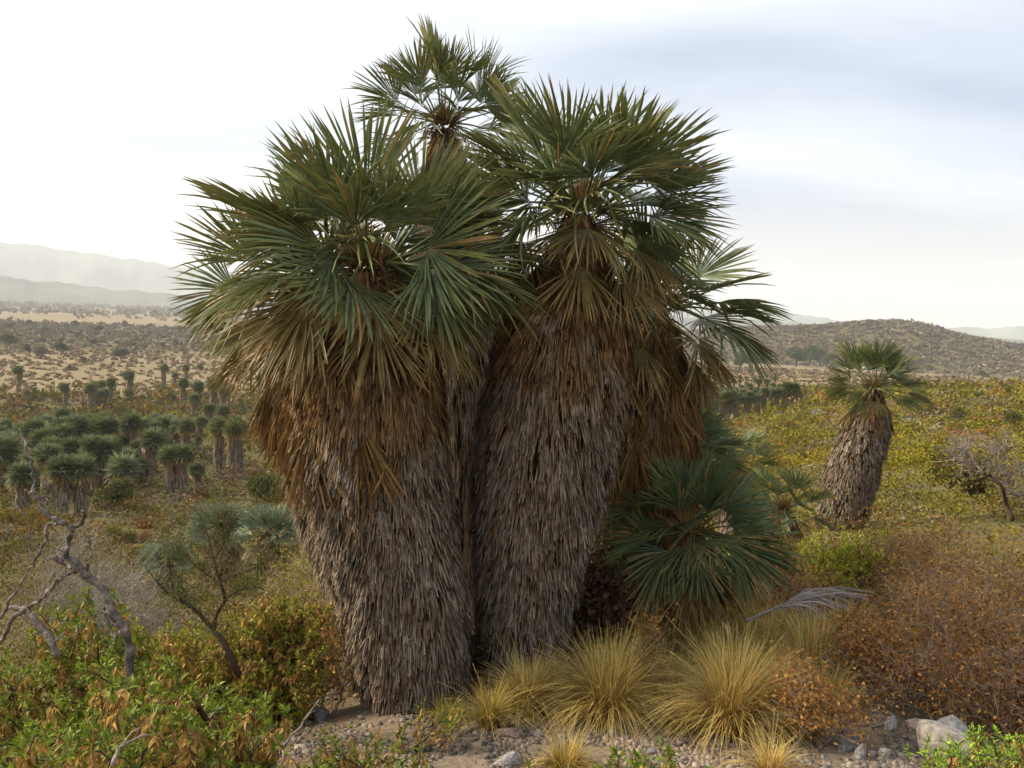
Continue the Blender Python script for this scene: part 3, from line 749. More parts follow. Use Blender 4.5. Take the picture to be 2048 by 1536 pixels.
# second grove, across the hollow on the other side
pr = np.random.default_rng(77); pts_ = []
for _ in range(3000):
    x = pr.uniform(1330, 1600); y = pr.uniform(735, 812)
    lim = np.interp(x, [1330, 1380, 1500, 1560, 1600], [735, 738, 742, 755, 775]); lo = np.interp(x, [1330, 1420, 1530, 1600], [812, 812, 800, 795])
    if y < lim or y > lo: continue
    if all((x - a) ** 2 + ((y - b) * 1.7) ** 2 > 12.5 ** 2 for a, b in pts_): pts_.append((x, y))
    if len(pts_) >= 120: break
for x, y in pts_:
    k = random.choice((5, 6, 7)); p = stand(x, y, PH[k] * .62, 60)
    grove_palm(p - np.array([0, 0, .1]), k, {5: 'tiny fan palm of middling height in the crowded far grove across the hollow', 6: 'tiny tall-stemmed fan palm in the crowded far grove across the hollow', 7: 'tiny low pale fan palm in the crowded far grove across the hollow'}[k], 'palms of the far grove', random.uniform(.52, .72))

# ------------------------------------------------------------------ broad-leaved shrubs
LG1, LG2, LT1, LT2 = c8(88, 110, 32), c8(136, 146, 46), c8(202, 164, 92), c8(142, 106, 52)
BARK, BARKD = c8(104, 88, 74), c8(70, 54, 42)
LEAF_ME = []
for q in range(6):
    g = Geo(); leaves(g, np.zeros((1, 3)), np.array([[1.0, 0, 0]]), 1.0, .34 + .03 * q, (LG1, LG2, LG1, LT1, LT2, LT1)[q], np.random.default_rng(q), .25, .1 + .06 * q); LEAF_ME.append(g.mesh('leaf', M_LEAF))
def dome_tips(n, rx, ry, h, r, lumps=5, inner=0.55):
    """branch tips of a bush: several rounded lumps on a dome, hollows between"""
    K = max(4, int(n / 45)); c = unit(r.normal(size=(K, 3))); c[:, 2] = np.abs(c[:, 2]) * 1.1 - .1; c = c * r.uniform(.35, .72, (K, 1))
    k = r.integers(K, size=n); d = unit(r.normal(size=(n, 3))); d[:, 2] = np.abs(d[:, 2]) * 1.2 - .25; d = unit(d)
    lr = r.uniform(.30, .52, K)[k] * (inner + (1 - inner) * r.random(n) ** .5)
    p = c[k] + d * lr[:, None]
    return np.stack([p[:, 0] * rx, p[:, 1] * ry, np.maximum(p[:, 2], .03) * h * .95 + .05 * h], 1)
def leaf_shrub(label, loc, rx, ry, h, ntip, seed, per=13, ll=.042, green=.55, loose=0, group=None, name='leafy_shrub', cat='shrub', inner=.5, lw=.36, g1=LG1, g2=LG2, rt=.0016):
    r = np.random.default_rng(seed); root = thing(name, loc, label, cat, group)
    tips = dome_tips(ntip, rx, ry, h, r, inner=inner)
    xy = np.asarray(loc)[:2] + tips[:, :2]; tips[:, 2] += (ground(xy[:, 0], xy[:, 1]) - loc[2]) * .8
    g = Geo(); P, par, tid = stems(g, (0, 0, -.05), tips, rt, BARK * .8, r, 4, .4, .16, 2, .022)
    g.obj('branches', M_TWIG, root, kind='stuff')
    T = P[tid]; D = unit(P[tid] - P[par[tid]]); D = unit(D + [0, 0, .8])
    n = len(T) * per; base = np.repeat(T, per, 0); ax = np.repeat(D, per, 0)
    t = np.tile(np.arange(per) / per, len(T)); az = t * per * 2.4 + np.repeat(r.uniform(0, 6, len(T)), per)
    o = unit(np.cross(ax, [.3, .5, .81])); o2 = np.cross(ax, o); rad = o * np.cos(az)[:, None] + o2 * np.sin(az)[:, None]
    isg = t > (1 - np.clip(green + .02 + .28 * np.repeat(r.normal(size=len(T)), per), .1, 1.0))
    el = np.where(isg, -.1 + 1.3 * (t ** 1.2), -.9 + .6 * t) + r.normal(size=n) * .25
    d = rad * np.cos(el)[:, None] + ax * np.sin(el)[:, None]
    d = np.where(isg[:, None], d, unit(d + [0, 0, -.45]))
    p = base - ax * ((1 - t) * ll * 1.9)[:, None] + r.normal(size=(n, 3)) * ll * .12
    k = r.random((n, 1)); col = np.where(isg[:, None], g1 * (1 - k) + g2 * k, LT1 * k + LT2 * (1 - k)) * r.uniform(.75, 1.2, (n, 1))
    L_ = ll * r.uniform(.6, 1.25, n); W_ = L_ * lw * r.uniform(.7, 1.2, n)
    # leaves one can pick out singly: those on the camera-facing crown surface, as parts
    pick = np.zeros(n, bool)
    if loose:
        score = (p @ np.array([0, -.8, .55])) / max(rx, h) + r.random(n) * .9
        idx = np.argsort(-score)[:loose]; pick[idx] = True
        for i_ in idx:
            dd_ = Vector(d[i_]).normalized(); u_ = Vector((r.normal() * .4, r.normal() * .4, 1)); s_ = dd_.cross(u_).normalized(); n_ = s_.cross(dd_)
            me = LEAF_ME[r.integers(3) if isg[i_] else 3 + r.integers(3)]; o_ = link('leaf', me, root); l_ = L_[i_] * 1.1
            o_.matrix_local = Matrix(((dd_.x * l_, -s_.x * l_, n_.x * l_, p[i_, 0]), (dd_.y * l_, -s_.y * l_, n_.y * l_, p[i_, 1]), (dd_.z * l_, -s_.z * l_, n_.z * l_, p[i_, 2]), (0, 0, 0, 1)))
    q = ~pick; g = Geo(); leaves(g, p[q], d[q], L_[q], W_[q], col[q], r)
    g.obj('foliage', M_LEAF, root, kind='stuff')
    return root
def gp(px, py):
    return stand(px, py)
def shrub_at(label, px, py_top, depth, rx, h, **kw):
    """shrub whose top shows at a pixel, standing on the ground at that distance"""
    p = at(px, py_top, depth); z = gz(p[0], p[1])
    return leaf_shrub(label, (p[0], p[1], z - .02), rx, kw.pop('ry', rx), max(p[2] - z, .12) if h is None else h, seed=kw.pop('seed'), ntip=kw.pop('ntip'), **kw)
shrub_at('wide green and tan leaved shrub in front of the dead snag, dark crooked stems', 185, 1335, 2.75, .66, None, seed=1, ntip=900, per=24, ll=.034, loose=260, green=.5)
shrub_at('dense shrub of tan curled leaves with green tips beside the stony ground', 395, 1340, 3.15, .46, None, seed=2, ntip=560, per=24, ll=.036, loose=220, green=.42)
shrub_at('low tan leaved shrub below the wide green one', 70, 1425, 2.35, .46, None, seed=3, ntip=460, per=24, ll=.034, loose=200, green=.4)
shrub_at('bronze and olive rounded shrub beside the foremost trunk, dark stems bare below', 545, 1172, 5.0, .42, None, seed=4, ntip=560, per=20, ll=.04, green=.42, g1=c8(120, 128, 44), g2=c8(158, 150, 56))
shrub_at('yellow-green shrub behind the thorn tree, joined to the bronze one', 330, 1160, 5.5, .52, None, seed=5, ntip=480, per=20, ll=.04, green=.5, g1=c8(120, 130, 44), g2=c8(164, 160, 58))
shrub_at('leafy green shrub under the broken log of the snag', 95, 1205, 4.6, .62, None, seed=6, ntip=600, per=20, ll=.04, green=.62)
shrub_at('bushy green shrub behind the bronze one, against the thatched trunk', 620, 1160, 6.2, .5, None, seed=7, ntip=400, per=20, ll=.042, green=.6, g1=c8(128, 138, 50), g2=c8(164, 166, 62))
shrub_at('olive shrub between the snag and the thorn tree', 225, 1250, 4.2, .46, None, seed=8, ntip=340, per=20, ll=.04, green=.5)
shrub_at('bright yellow-green rounded shrub at the foot of the leaning palm', 1712, 1050, 7.6, .62, None, seed=9, ntip=650, per=18, ll=.045, green=.7, g1=c8(136, 150, 44), g2=c8(182, 176, 62))
shrub_at('olive twiggy shrub with golden leaves below the small pale palms', 1590, 1055, 7.2, .42, None, seed=10, ntip=300, per=10, ll=.045, green=.3, g1=c8(140, 136, 50), g2=c8(176, 160, 66))
shrub_at('low bright green cushion shrub beside the pale boulder', 2030, 1335, 3.05, .40, None, seed=11, ntip=900, per=14, ll=.022, loose=150, green=.78, inner=.7, g1=c8(120, 158, 40), g2=c8(160, 184, 62))
shrub_at('green and tan leaved shrub filling the space between the wide shrub and the snag log', 300, 1300, 3.5, .42, None, seed=12, ntip=420, per=22, ll=.036, green=.5)
shrub_at('leafy shrub at the very foot of the wide green one, half in shade', 300, 1440, 2.6, .36, None, seed=13, ntip=360, per=22, ll=.034, green=.45)
shrub_at('yellowish leafy shrub beyond the thorn tree stem', 430, 1215, 5.2, .4, None, seed=14, ntip=360, per=18, ll=.038, green=.45, g1=c8(124, 128, 40), g2=c8(166, 156, 54))
for q, (x, y, dp, rx, nt, lab) in enumerate(((850, 1345, 4.15, .20, 26, 'sparse leafy sprig standing before the base of the foremost trunk'),
        (720, 1425, 3.75, .30, 70, 'low straggling green and tan shrub below the foremost trunk'), (600, 1475, 3.45, .22, 46, 'small half bare shrub among the stones by the dense tan shrub'),
        (830, 1450, 3.6, .22, 50, 'low leafy shrublet on the pebbles between the trunk and the path'), (1310, 1470, 3.5, .26, 80, 'low bright green herb patch below the broadest grass tuft'),
        (1080, 1490, 3.4, .16, 30, 'thin green herb among straw stalks on the pebbles'), (1400, 1500, 3.35, .2, 46, 'green herb patch beside the tall straw tuft'),
        (470, 1480, 3.1, .2, 36, 'thin dry twigged shrub with few green leaves'))):
    shrub_at(lab, x, y, dp, rx, None, seed=30 + q, ntip=nt, per=11, ll=.036, green=.5, inner=.25)

# ------------------------------------------------------------------ dry small-leaved bushes
RB1, RB2, RB3 = c8(174, 120, 62), c8(132, 88, 46), c8(200, 150, 84)
GREYT = c8(172, 146, 120)
def dry_bush(label, loc, rx, ry, h, ntip, seed, nleaf=7, size=.019, cols=(RB1, RB2, RB3), tw=GREYT, group=None, rt=.0015, name='dry_bush', twig_extra=1.0, leafmat=None, spread=.05):
    r = np.random.default_rng(seed); root = thing(name, loc, label, 'bush', group)
    tips = dome_tips(ntip, rx, ry, h, r, inner=.35); xy = np.asarray(loc)[:2] + tips[:, :2]
    tips[:, 2] += (ground(xy[:, 0], xy[:, 1]) - loc[2]) * .8
    g = Geo(); P, par, tid = stems(g, (0, 0, -.05), tips, rt, tw * .8, r, 3, .3, .2, 2, .02, .6)
    n2 = int(ntip * 3 * twig_extra); j = r.integers(1, len(P), n2); d = unit(P[j] - P[par[j]] + r.normal(size=(n2, 3)) * .3 * np.linalg.norm(P[j] - P[par[j]], axis=1, keepdims=True))
    ln = r.uniform(.04, .16, n2)[:, None] * h / .6; pm = P[j] + d * ln * .5 + r.normal(size=(n2, 3)) * ln * .12; pe = pm + d * ln * .5 + r.normal(size=(n2, 3)) * ln * .15
    cv_ = tw[None] * r.uniform(.55, 1.25, (n2, 1))
    tubes(g, P[j], pm, rt * 1.1, rt * .9, cv_, 3); tubes(g, pm, pe, rt * .9, rt * .5, cv_, 3)
    g.obj('twigs', M_TWIG, root, kind='stuff')
    src = np.concatenate([P[tid], pe]); n = len(src) * nleaf; p = np.repeat(src, nleaf, 0) + r.normal(size=(n, 3)) * spread * h / .6
    p[:, 2] = np.maximum(p[:, 2], .02)
    ci = r.integers(len(cols), size=n); col = np.array(cols)[ci] * r.uniform(.65, 1.25, (n, 1))
    g = Geo(); flakes(g, p, size * r.uniform(.6, 1.4, n), col, r, 0, False, .55)
    g.obj('foliage', leafmat or M_DLEAF, root, kind='stuff')
    return root
def bush_at(label, px, py_top, depth, rx, **kw):
    p = at(px, py_top, depth); z = gz(p[0], p[1])
    return dry_bush(label, (p[0], p[1], z - .02), rx, kw.pop('ry', rx), max(p[2] - z, .15), **kw)
bush_at('large rust-brown twiggy bush beside the stony bank', 1890, 1150, 4.9, .62, ntip=560, seed=50, nleaf=4)
bush_at('tall rust-brown bush behind the large twiggy one', 2010, 1065, 5.9, .66, ntip=480, seed=51, nleaf=4, cols=(RB1, RB3, c8(150, 128, 62)))
bush_at('reddish brown bush between the yellow-green shrub and the large twiggy one', 1840, 1055, 7.0, .66, ntip=420, seed=52, nleaf=4, cols=(RB1, c8(160, 124, 70), RB2))
bush_at('grey-brown brush below the golden olive shrub', 1560, 1115, 6.6, .42, ntip=300, seed=53, nleaf=4, cols=(RB2, RB1, c8(120, 100, 70)))
bush_at('low tan-leaved bush spreading over the fallen sticks', 1640, 1330, 4.2, .30, ntip=170, seed=54, nleaf=4, cols=(RB3, RB1, c8(192, 146, 84)))
bush_at('dark rusty bush overhanging the edge of the stony bank', 1990, 1290, 4.5, .36, ntip=240, seed=55, nleaf=3, cols=(RB2, RB1, c8(96, 62, 40)))
bush_at('rusty bush rising behind the straw tussocks', 1730, 1235, 5.2, .42, ntip=300, seed=56, nleaf=5)
bush_at('orange-brown dry stalks beside the foremost trunk', 668, 1225, 4.95, .13, ntip=70, seed=57, nleaf=4, cols=(RB3, c8(184, 132, 74)))
bush_at('thin reddish seed-head plant behind the broadest tuft', 1310, 1255, 4.9, .12, ntip=40, seed=58, nleaf=5, cols=(RB1, RB2))
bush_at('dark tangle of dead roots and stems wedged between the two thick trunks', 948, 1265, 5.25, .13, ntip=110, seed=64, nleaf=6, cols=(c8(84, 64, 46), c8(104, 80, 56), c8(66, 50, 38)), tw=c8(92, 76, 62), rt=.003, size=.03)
bush_at('added dark dry bush standing in for dead fronds behind the upright palm trunk', 1195, 1130, 5.75, .22, ntip=170, seed=65, nleaf=8, cols=(c8(84, 62, 42), c8(108, 80, 50), c8(66, 50, 36)), tw=c8(96, 76, 58), rt=.003, size=.045)  # dark bush added to cover the bright gap between the trunks
bush_at('grey leafless brush in the hollow behind the snag', 165, 1030, 9.5, .75, ntip=330, seed=59, nleaf=1, cols=(c8(118, 112, 74),), tw=c8(158, 150, 140), rt=.002)
bush_at('grey leafless brush behind the small thorn tree', 250, 1060, 8.5, .6, ntip=300, seed=60, nleaf=1, cols=(c8(128, 118, 70),), tw=c8(150, 142, 132), rt=.002)
bush_at('olive brush with bare twigs under the pale pair of palms', 590, 1090, 8.0, .45, ntip=240, seed=61, nleaf=4, cols=(c8(140, 132, 52), c8(116, 110, 50)), rt=.0018)
bush_at('yellow-olive feathery bush beside the thatched trunk', 610, 1040, 9.5, .5, ntip=260, seed=62, nleaf=7, cols=(c8(152, 144, 50), c8(128, 120, 46)), rt=.0018, size=.024)
bush_at('feathery olive bush on the slope above the grey brush', 60, 1010, 11.5, .8, ntip=300, seed=63, nleaf=5, cols=(c8(122, 118, 56), c8(104, 96, 50)), rt=.0022, size=.028)

# ------------------------------------------------------------------ small thorn tree with fine leaflets
def thorn_tree():
    D = 4.5; b = at(478, 1345, D); b[2] = gz(b[0], b[1]) - .03
    root = thing('thorn_tree', b, 'small dark-stemmed thorn tree with thin feathery leaves before the bronze shrub', 'tree')
    r = np.random.default_rng(5)
    def L3(pts): return np.array([at(x, y, D + r.normal() * .05) for x, y in pts]) - b
    limbs = [([(478, 1350), (450, 1290), (428, 1262), (385, 1215), (340, 1190), (310, 1160)], .017, .003), ([(428, 1262), (432, 1230), (450, 1200), (440, 1165), (428, 1120), (412, 1060), (400, 1030)], .011, .002),
             ([(440, 1165), (470, 1150), (505, 1138), (540, 1120)], .006, .0018), ([(385, 1215), (365, 1205), (345, 1170), (338, 1120), (325, 1085)], .008, .0018),
             ([(434, 1160), (400, 1140), (350, 1090)], .004, .0015), ([(450, 1200), (480, 1180), (520, 1175)], .004, .0015), ([(428, 1120), (450, 1080), (460, 1050)], .004, .0015), ([(412, 1060), (440, 1045), (455, 1020)], .003, .0014)]
    pts = []
    for q, (pl, r0, r1) in enumerate(limbs):
        g = Geo(); p = smooth_line(L3(pl), 14); rad = np.linspace(r0, r1, 14); polytube(g, p, rad, BARKD * 1.1, 6, .08, r)
        g.obj('trunk' if q == 0 else 'limb', M_TWIG, root); pts.append(p[3:])
    pts = np.concatenate(pts); g = Geo(); n = 420; s = pts[r.integers(len(pts), size=n)]
    d = unit(r.normal(size=(n, 3)) + [0, 0, .5]); e = s + d * r.uniform(.05, .2, (n, 1)); tubes(g, s, e, .0016, .0008, BARK, 3)
    g.obj('twigs', M_TWIG, root, kind='stuff')
    g = Geo(); m = 5200; q = r.integers(n, size=m); t = r.random((m, 1)); p = s[q] * (1 - t) + e[q] * t + r.normal(size=(m, 3)) * .014
    flakes(g, p, .02 * r.uniform(.5, 1.3, m), c8(104, 112, 60) * r.uniform(.7, 1.25, (m, 1)), r, 0, False, .22); g.obj('foliage', M_DLEAF, root, kind='stuff')
thorn_tree()

# ------------------------------------------------------------------ dead snag
def snag():
    r = np.random.default_rng(8); D = 4.0
    def Z(pts): return [(x / 3.012, y / 3.012 + 840) for x, y in pts]
    b = at(252, 1300, D); b[2] = gz(b[0], b[1])
    root = thing('dead_snag', b, 'silver-grey twisted dead tree trunk with bare branches above the shrubs', 'dead tree')
    parts = [('trunk', [(800, 1560), (765, 1330), (740, 1250), (690, 1170), (640, 1060), (560, 970), (480, 900), (405, 820), (415, 740), (432, 655), (380, 622), (300, 575), (232, 480), (195, 425)],
              [.036, .036, .035, .033, .031, .034, .038, .030, .023, .024, .022, .021, .021, .017], 0), ('limb', [(205, 430), (205, 330), (188, 240), (160, 160), (118, 50)], [.013, .011, .010, .009, .006], .05),
             ('branch', [(432, 655), (470, 640), (505, 600), (508, 545)], [.017, .016, .014, .010], -.05), ('broken_stub', [(440, 880), (390, 860), (325, 835)], [.026, .025, .020], .02),
             ('broken_stub', [(510, 940), (525, 900), (530, 865)], [.014, .012, .006], -.03), ('broken_stub', [(200, 440), (170, 440), (148, 420)], [.013, .012, .008], .02),
             ('branch', [(380, 625), (300, 622), (272, 715), (238, 800), (198, 862), (120, 1000), (60, 1090), (0, 1190)], [.010, .010, .010, .010, .010, .011, .012, .013], .1),
             ('branch', [(470, 915), (390, 940), (330, 985), (275, 1060), (165, 1125), (110, 1135)], [.013, .014, .014, .014, .013, .010], .06),
             ('branch', [(198, 862), (182, 780), (172, 690), (160, 600), (100, 520), (50, 380)], [.006, .005, .005, .005, .006, .006], .12),
             ('twig', [(440, 850), (500, 800), (545, 740), (500, 715), (440, 690)], [.006, .006, .006, .005, .003], -.04), ('twig', [(420, 830), (360, 790), (310, 760)], [.006, .005, .003], .03),
             ('twig', [(545, 740), (555, 800), (520, 850), (470, 850)], [.005, .005, .004, .003], -.08), ('twig', [(270, 740), (340, 720), (420, 700), (520, 700)], [.003, .003, .003, .002], .08),
             ('twig', [(620, 1130), (640, 1200), (680, 1290), (690, 1340)], [.011, .010, .009, .006], -.06), ('twig', [(630, 1170), (590, 1180), (525, 1195)], [.006, .005, .003], -.06),
             ('twig', [(735, 1250), (775, 1235), (800, 1220)], [.006, .005, .003], -.03), ('twig', [(230, 480), (270, 460), (280, 490), (265, 520)], [.004, .004, .003, .002], -.03),
             ('twig', [(480, 915), (500, 960), (460, 1010)], [.005, .004, .002], -.05), ('twig', [(350, 975), (390, 920), (405, 880)], [.005, .005, .004], .02)]
    wc = c8(112, 102, 94)
    for nm, pl, rad, dz in parts:
        P = np.array([at(x, y, D + dz * (q + 1) / len(pl) + .02 * math.sin(q * 1.7)) for q, (x, y) in enumerate(Z(pl))]) - b
        n = len(pl) * 4; p = smooth_line(P, n); p += r.normal(size=p.shape) * .0042; rd = np.interp(np.linspace(0, 1, n), np.linspace(0, 1, len(rad)), rad) * .52
        k = r.uniform(.35, 1.5, (n, 1)); col = wc * k; col[r.random(n) < .12] *= 1.9  # random rings lightened as painted white highlights on the wood
        g = Geo(); polytube(g, p, rd * (1 + .14 * r.normal(size=n)), col, 8, .13, r); g.obj(nm, M_WOOD, root)
    # the broken log leaning at its foot
    b2 = at(110, 1290, 3.9); b2[2] = gz(b2[0], b2[1])
    root2 = thing('broken_log', b2, 'forked grey broken log leaning out of the shrubs below the snag', 'log')
    for nm, pl, rad in (('trunk', [(345, 1420), (310, 1335), (240, 1240), (150, 1150), (60, 1128)], [.028, .028, .026, .024, .016]), ('limb', [(150, 1150), (95, 1180), (55, 1230), (20, 1310), (-20, 1350)], [.018, .018, .017, .016, .015]),
                        ('twig', [(330, 1340), (375, 1300), (390, 1280)], [.010, .007, .004]), ('twig', [(200, 1290), (215, 1350), (200, 1430)], [.005, .005, .003])):
        P = np.array([at(x, y, 3.9 + .03 * q) for q, (x, y) in enumerate(Z(pl))]) - b2; n = len(pl) * 4; p = smooth_line(P, n) + r.normal(size=(n, 3)) * .002
        g = Geo(); polytube(g, p, np.interp(np.linspace(0, 1, n), np.linspace(0, 1, len(rad)), rad) * .56, wc * r.uniform(.6, 1.25, (n, 1)), 8, .08, r); g.obj(nm, M_WOOD, root2)
snag()

# ------------------------------------------------------------------ grass tussocks
GB, GM, GT, GGRN = c8(162, 106, 40), c8(200, 158, 68), c8(238, 212, 138), c8(134, 138, 46)
def tuft_geo(seed, n, h, spread, green=.3, wind=(0, 0), lean=.48, w=.0019):
    r = np.random.default_rng(seed); g = Geo(); ns = 5
    a = r.uniform(0, 2 * PI, n); rb = spread * .16 * np.sqrt(r.random(n)); b = np.stack([np.cos(a) * rb, np.sin(a) * rb, 0 * a - .02], 1)
    a2 = a + r.normal(size=n) * .9; ln = h * r.uniform(.45, 1.15, n); le = np.abs(r.normal(size=n)) * lean + .05
    out = np.stack([np.cos(a2), np.sin(a2), 0 * a2], 1) + np.array([wind[0], wind[1], 0]) * .35
    sd = unit(np.cross(out, [0, 0, 1.0])) * np.cos(r.uniform(0, PI, n))[:, None] + np.array([0, 1.0, 0]) * .2; sd = unit(sd)
    V, Cc = [], []
    isg = r.random(n) < green
    k = r.uniform(.45, 1.35, (n, 1))
    for q in range(ns):
        t = q / (ns - 1)
        ang = le * (0.25 + 1.35 * t ** 1.3)
        p = b + (out * (np.sin(ang) * t)[:, None] + np.array([0, 0, 1.0]) * (np.cos(ang) * t)[:, None]) * ln[:, None]
        ww = w * (1.15 - t) * r.uniform(.8, 1.3, n)[:, None]
        V += [p - sd * ww, p + sd * ww]
        c0 = np.where(isg[:, None], GGRN, GB * (1 - t) + GM * t); c1 = np.where(isg[:, None], GGRN * .6 + GM * .5, GT)
        col = (c0 * (1 - t) + c1 * t) * k; Cc += [col, col]
    v = np.stack(V, 1); c = np.stack(Cc, 1)
    f = np.concatenate([np.array([[2 * q, 2 * q + 1, 2 * q + 3, 2 * q + 2]]) for q in range(ns - 1)])
    g.add(v, (f[None] + (np.arange(n) * ns * 2)[:, None, None]).reshape(-1, 4), c.reshape(-1, 3))
    return g
def tuft(label, px, py, h, n, spread, seed, green=.25, wind=(0, 0), lean=.5, group=None):
    p = stand(px, py); root = thing('grass_tussock', p, label, 'grass', group)
    tuft_geo(seed, n, h, spread, green, wind, lean).obj('grass_blades', M_GRASS, root, kind='stuff')
    r = np.random.default_rng(seed + 500); g = Geo()
    for q in range(int(n / 130) + 2):
        a = r.uniform(0, 6.28); o = np.array([math.cos(a), math.sin(a), 0]); L_ = h * r.uniform(1.0, 1.4); le = r.uniform(.1, .6)
        polytube(g, smooth_line([o * .01, o * math.sin(le) * L_ * .5 + [0, 0, L_ * .5 * math.cos(le)], o * math.sin(le * 1.5) * L_ + [0, 0, L_ * math.cos(le * 1.4)]], 6), np.linspace(.0016, .0007, 6), GT * r.uniform(.6, 1), 3)
    g.obj('seed_stalks', M_GRASS, root, kind='stuff')
    return root
tuft('broadest straw-gold tussock before the upright palm', 1215, 1440, .42, 2600, .5, 1, .22, (-.2, 0), .6)
tuft('tall straw-gold tussock with dense orange base beside the low tan-leaved bush', 1462, 1470, .46, 2600, .42, 2, .2, (.1, 0), .5)
tuft('small upright straw tussock between the two thick trunks', 1050, 1430, .30, 1200, .28, 3, .2)
tuft('little green-tinged tuft beside the flat brown stone', 978, 1462, .27, 500, .2, 4, .5)
tuft('green shaded tuft at the foot of the upright palm trunk', 1145, 1330, .36, 900, .34, 5, .7)
tuft('olive tussock behind the tall straw-gold one', 1400, 1330, .36, 1300, .5, 6, .5)
tuft('arching olive and straw tussock beneath the young fan palm', 1530, 1330, .40, 1400, .55, 7, .4, (.3, 0), .7)
tuft('pale arching tussock beside the rusty bushes', 1620, 1360, .38, 1200, .5, 8, .25, (-.2, 0), .7)
tuft('short straw tussock in front of the fallen grey frond', 1480, 1270, .36, 900, .4, 9, .4)
tuft('dry tuft in the gap beside the foremost trunk', 690, 1345, .24, 450, .2, 10, .1)
tuft('thin straw tuft at the end of the fallen grey frond', 1690, 1300, .36, 800, .4, 11, .3, (.2, 0), .7)
tuft('sprawling straw tuft at the bottom of the pebbly path', 1130, 1540, .19, 600, .3, 12, .4, (0, -.2), 1.0)
tuft('leaning straw tuft before the tall straw-gold tussock', 1540, 1560, .2, 450, .24, 13, .15, (-.3, 0), .6)
tuft('tuft of shaded green grass under the young fan palm', 1290, 1300, .34, 900, .4, 14, .6)
tuft('wispy straw tuft among the stones beside the bronze shrub', 560, 1440, .3, 350, .25, 15, .2)

for q, (x, y, h_, n_, lab) in enumerate(((1330, 1395, .34, 1100, 'olive tuft filling the space between the two biggest tussocks'), (1270, 1345, .36, 1100, 'green-gold tuft behind the broadest tussock'), (1560, 1405, .36, 1100, 'straw tuft between the tall tussock and the tan-leaved bush'),
        (1345, 1290, .36, 1000, 'dark olive tuft in the shade below the young fan palm'), (1440, 1345, .34, 1000, 'gold tuft just behind the tall straw-gold tussock'), (1590, 1300, .34, 1000, 'pale tuft tangled with the fallen grey frond'),
        (1650, 1420, .3, 800, 'thin straw tuft under the low tan-leaved bush'), (1100, 1395, .26, 700, 'short tuft beside the small upright tussock'), (1370, 1455, .26, 600, 'short green-gold tuft below the olive one'),
        (900, 1440, .16, 350, 'tiny straw tuft at the foot of the foremost trunk'), (1600, 1475, .22, 450, 'short dry tuft by the propped stick'), (1180, 1300, .3, 800, 'dark green tuft in the dim hollow behind the upright palm'))):
    tuft(lab, x, y, h_ * .8, n_, .42, 60 + q, (.3, .5, .2, .6, .25, .3)[q % 6], (random.uniform(-.3, .3), 0), .7)

# ------------------------------------------------------------------ fallen frond and sticks
def fallen_frond():
    r = np.random.default_rng(4); D = 5.5; b = at(1492, 1245, D); b[2] = gz(b[0], b[1])
    root = thing('fallen_frond', b, 'fallen grey dead palm frond arching over the grass beside the rusty bushes', 'palm frond')
    A = np.array([at(1492, 1242, D), at(1530, 1225, D), at(1570, 1208, D + .05)]) - b
    g = Geo(); polytube(g, smooth_line(A, 6), [.012, .012, .011, .01, .009, .008], c8(150, 140, 136), 5); g.obj('stalk', M_DRYF, root)
    for q in range(54):
        t = q / 53; x1 = 1600 + 150 * (1 - t) + r.normal() * 10; y1 = 1192 + 66 * t ** 1.2 + r.normal() * 5
        s = A[-1] if q % 3 else A[1] + (A[2] - A[1]) * r.random()
        e = at(x1, y1, D + r.uniform(-.25, .35)) - b; m = (s + e) / 2 + [0, r.normal() * .04, .05 + .03 * r.random()]
        p = smooth_line([s, m, e], 6); g = Geo(); w = np.linspace(.005, .0015, 6)[:, None] * np.array([[0, .4, 1.0]]); v = np.stack([p - w, p + w], 1).reshape(-1, 3)
        g.add(v, np.array([[2 * i, 2 * i + 1, 2 * i + 3, 2 * i + 2] for i in range(5)]), c8(158, 148, 142) * r.uniform(.55, 1.2)); g.obj('leaf_segment', M_DRYF, root)
fallen_frond()
for q, (pl, rad, lab) in enumerate(((((1578, 1510), (1600, 1480), (1625, 1440)), .009, 'straight pale stick propped against the fallen branch'), (((1540, 1490), (1600, 1476), (1700, 1465), (1800, 1440)), .009, 'long grey fallen branch along the stony bank'),
        (((1640, 1502), (1670, 1470), (1690, 1440)), .007, 'short brown stick leaning under the tan-leaved bush'), (((1720, 1410), (1750, 1395)), .008, 'broken grey stick end lying in the tan-leaved bush'),
        (((1905, 1425), (1925, 1395), (1960, 1385), (2010, 1400)), .014, 'thick dark root curling out of the stony bank'), (((560, 1500), (610, 1440), (640, 1395)), .007, 'dark slanting stick beside the dense tan shrub'),
        (((370, 1400), (400, 1420), (430, 1470), (440, 1525)), .012, 'dark crooked bare stem arching out of the tan shrub'), (((225, 1530), (245, 1490), (300, 1465)), .006, 'pale bare twig sticking out of the wide shrub'),
        (((640, 1450), (700, 1458), (760, 1440)), .005, 'thin grey twig on the stones below the foremost trunk'))):
    d0 = px_of(stand(*pl[0]))[2] if q not in (6, 7) else (2.9, 2.35)[q - 6]
    P = np.array([at(x, y, d0 + .06 * i) for i, (x, y) in enumerate(pl)]); b = P[0].copy()
    root = thing('stick', b, lab, 'stick'); n = 9; p = smooth_line(P - b, n); rr_ = np.random.default_rng(q)
    g = Geo(); polytube(g, p + rr_.normal(size=p.shape) * .003, np.linspace(rad, rad * .5, n), (c8(142, 126, 116) if q not in (6,) else BARKD) * rr_.uniform(.7, 1.2, (n, 1)), 6, .1, rr_); g.obj('stem', M_WOOD, root)
    m = p[n // 2]; g = Geo(); polytube(g, [m, m + [.02, .01, .03], m + [.05, .0, .05]], [rad * .5, rad * .4, rad * .2], c8(140, 124, 112), 4); g.obj('side_twig', M_WOOD, root)

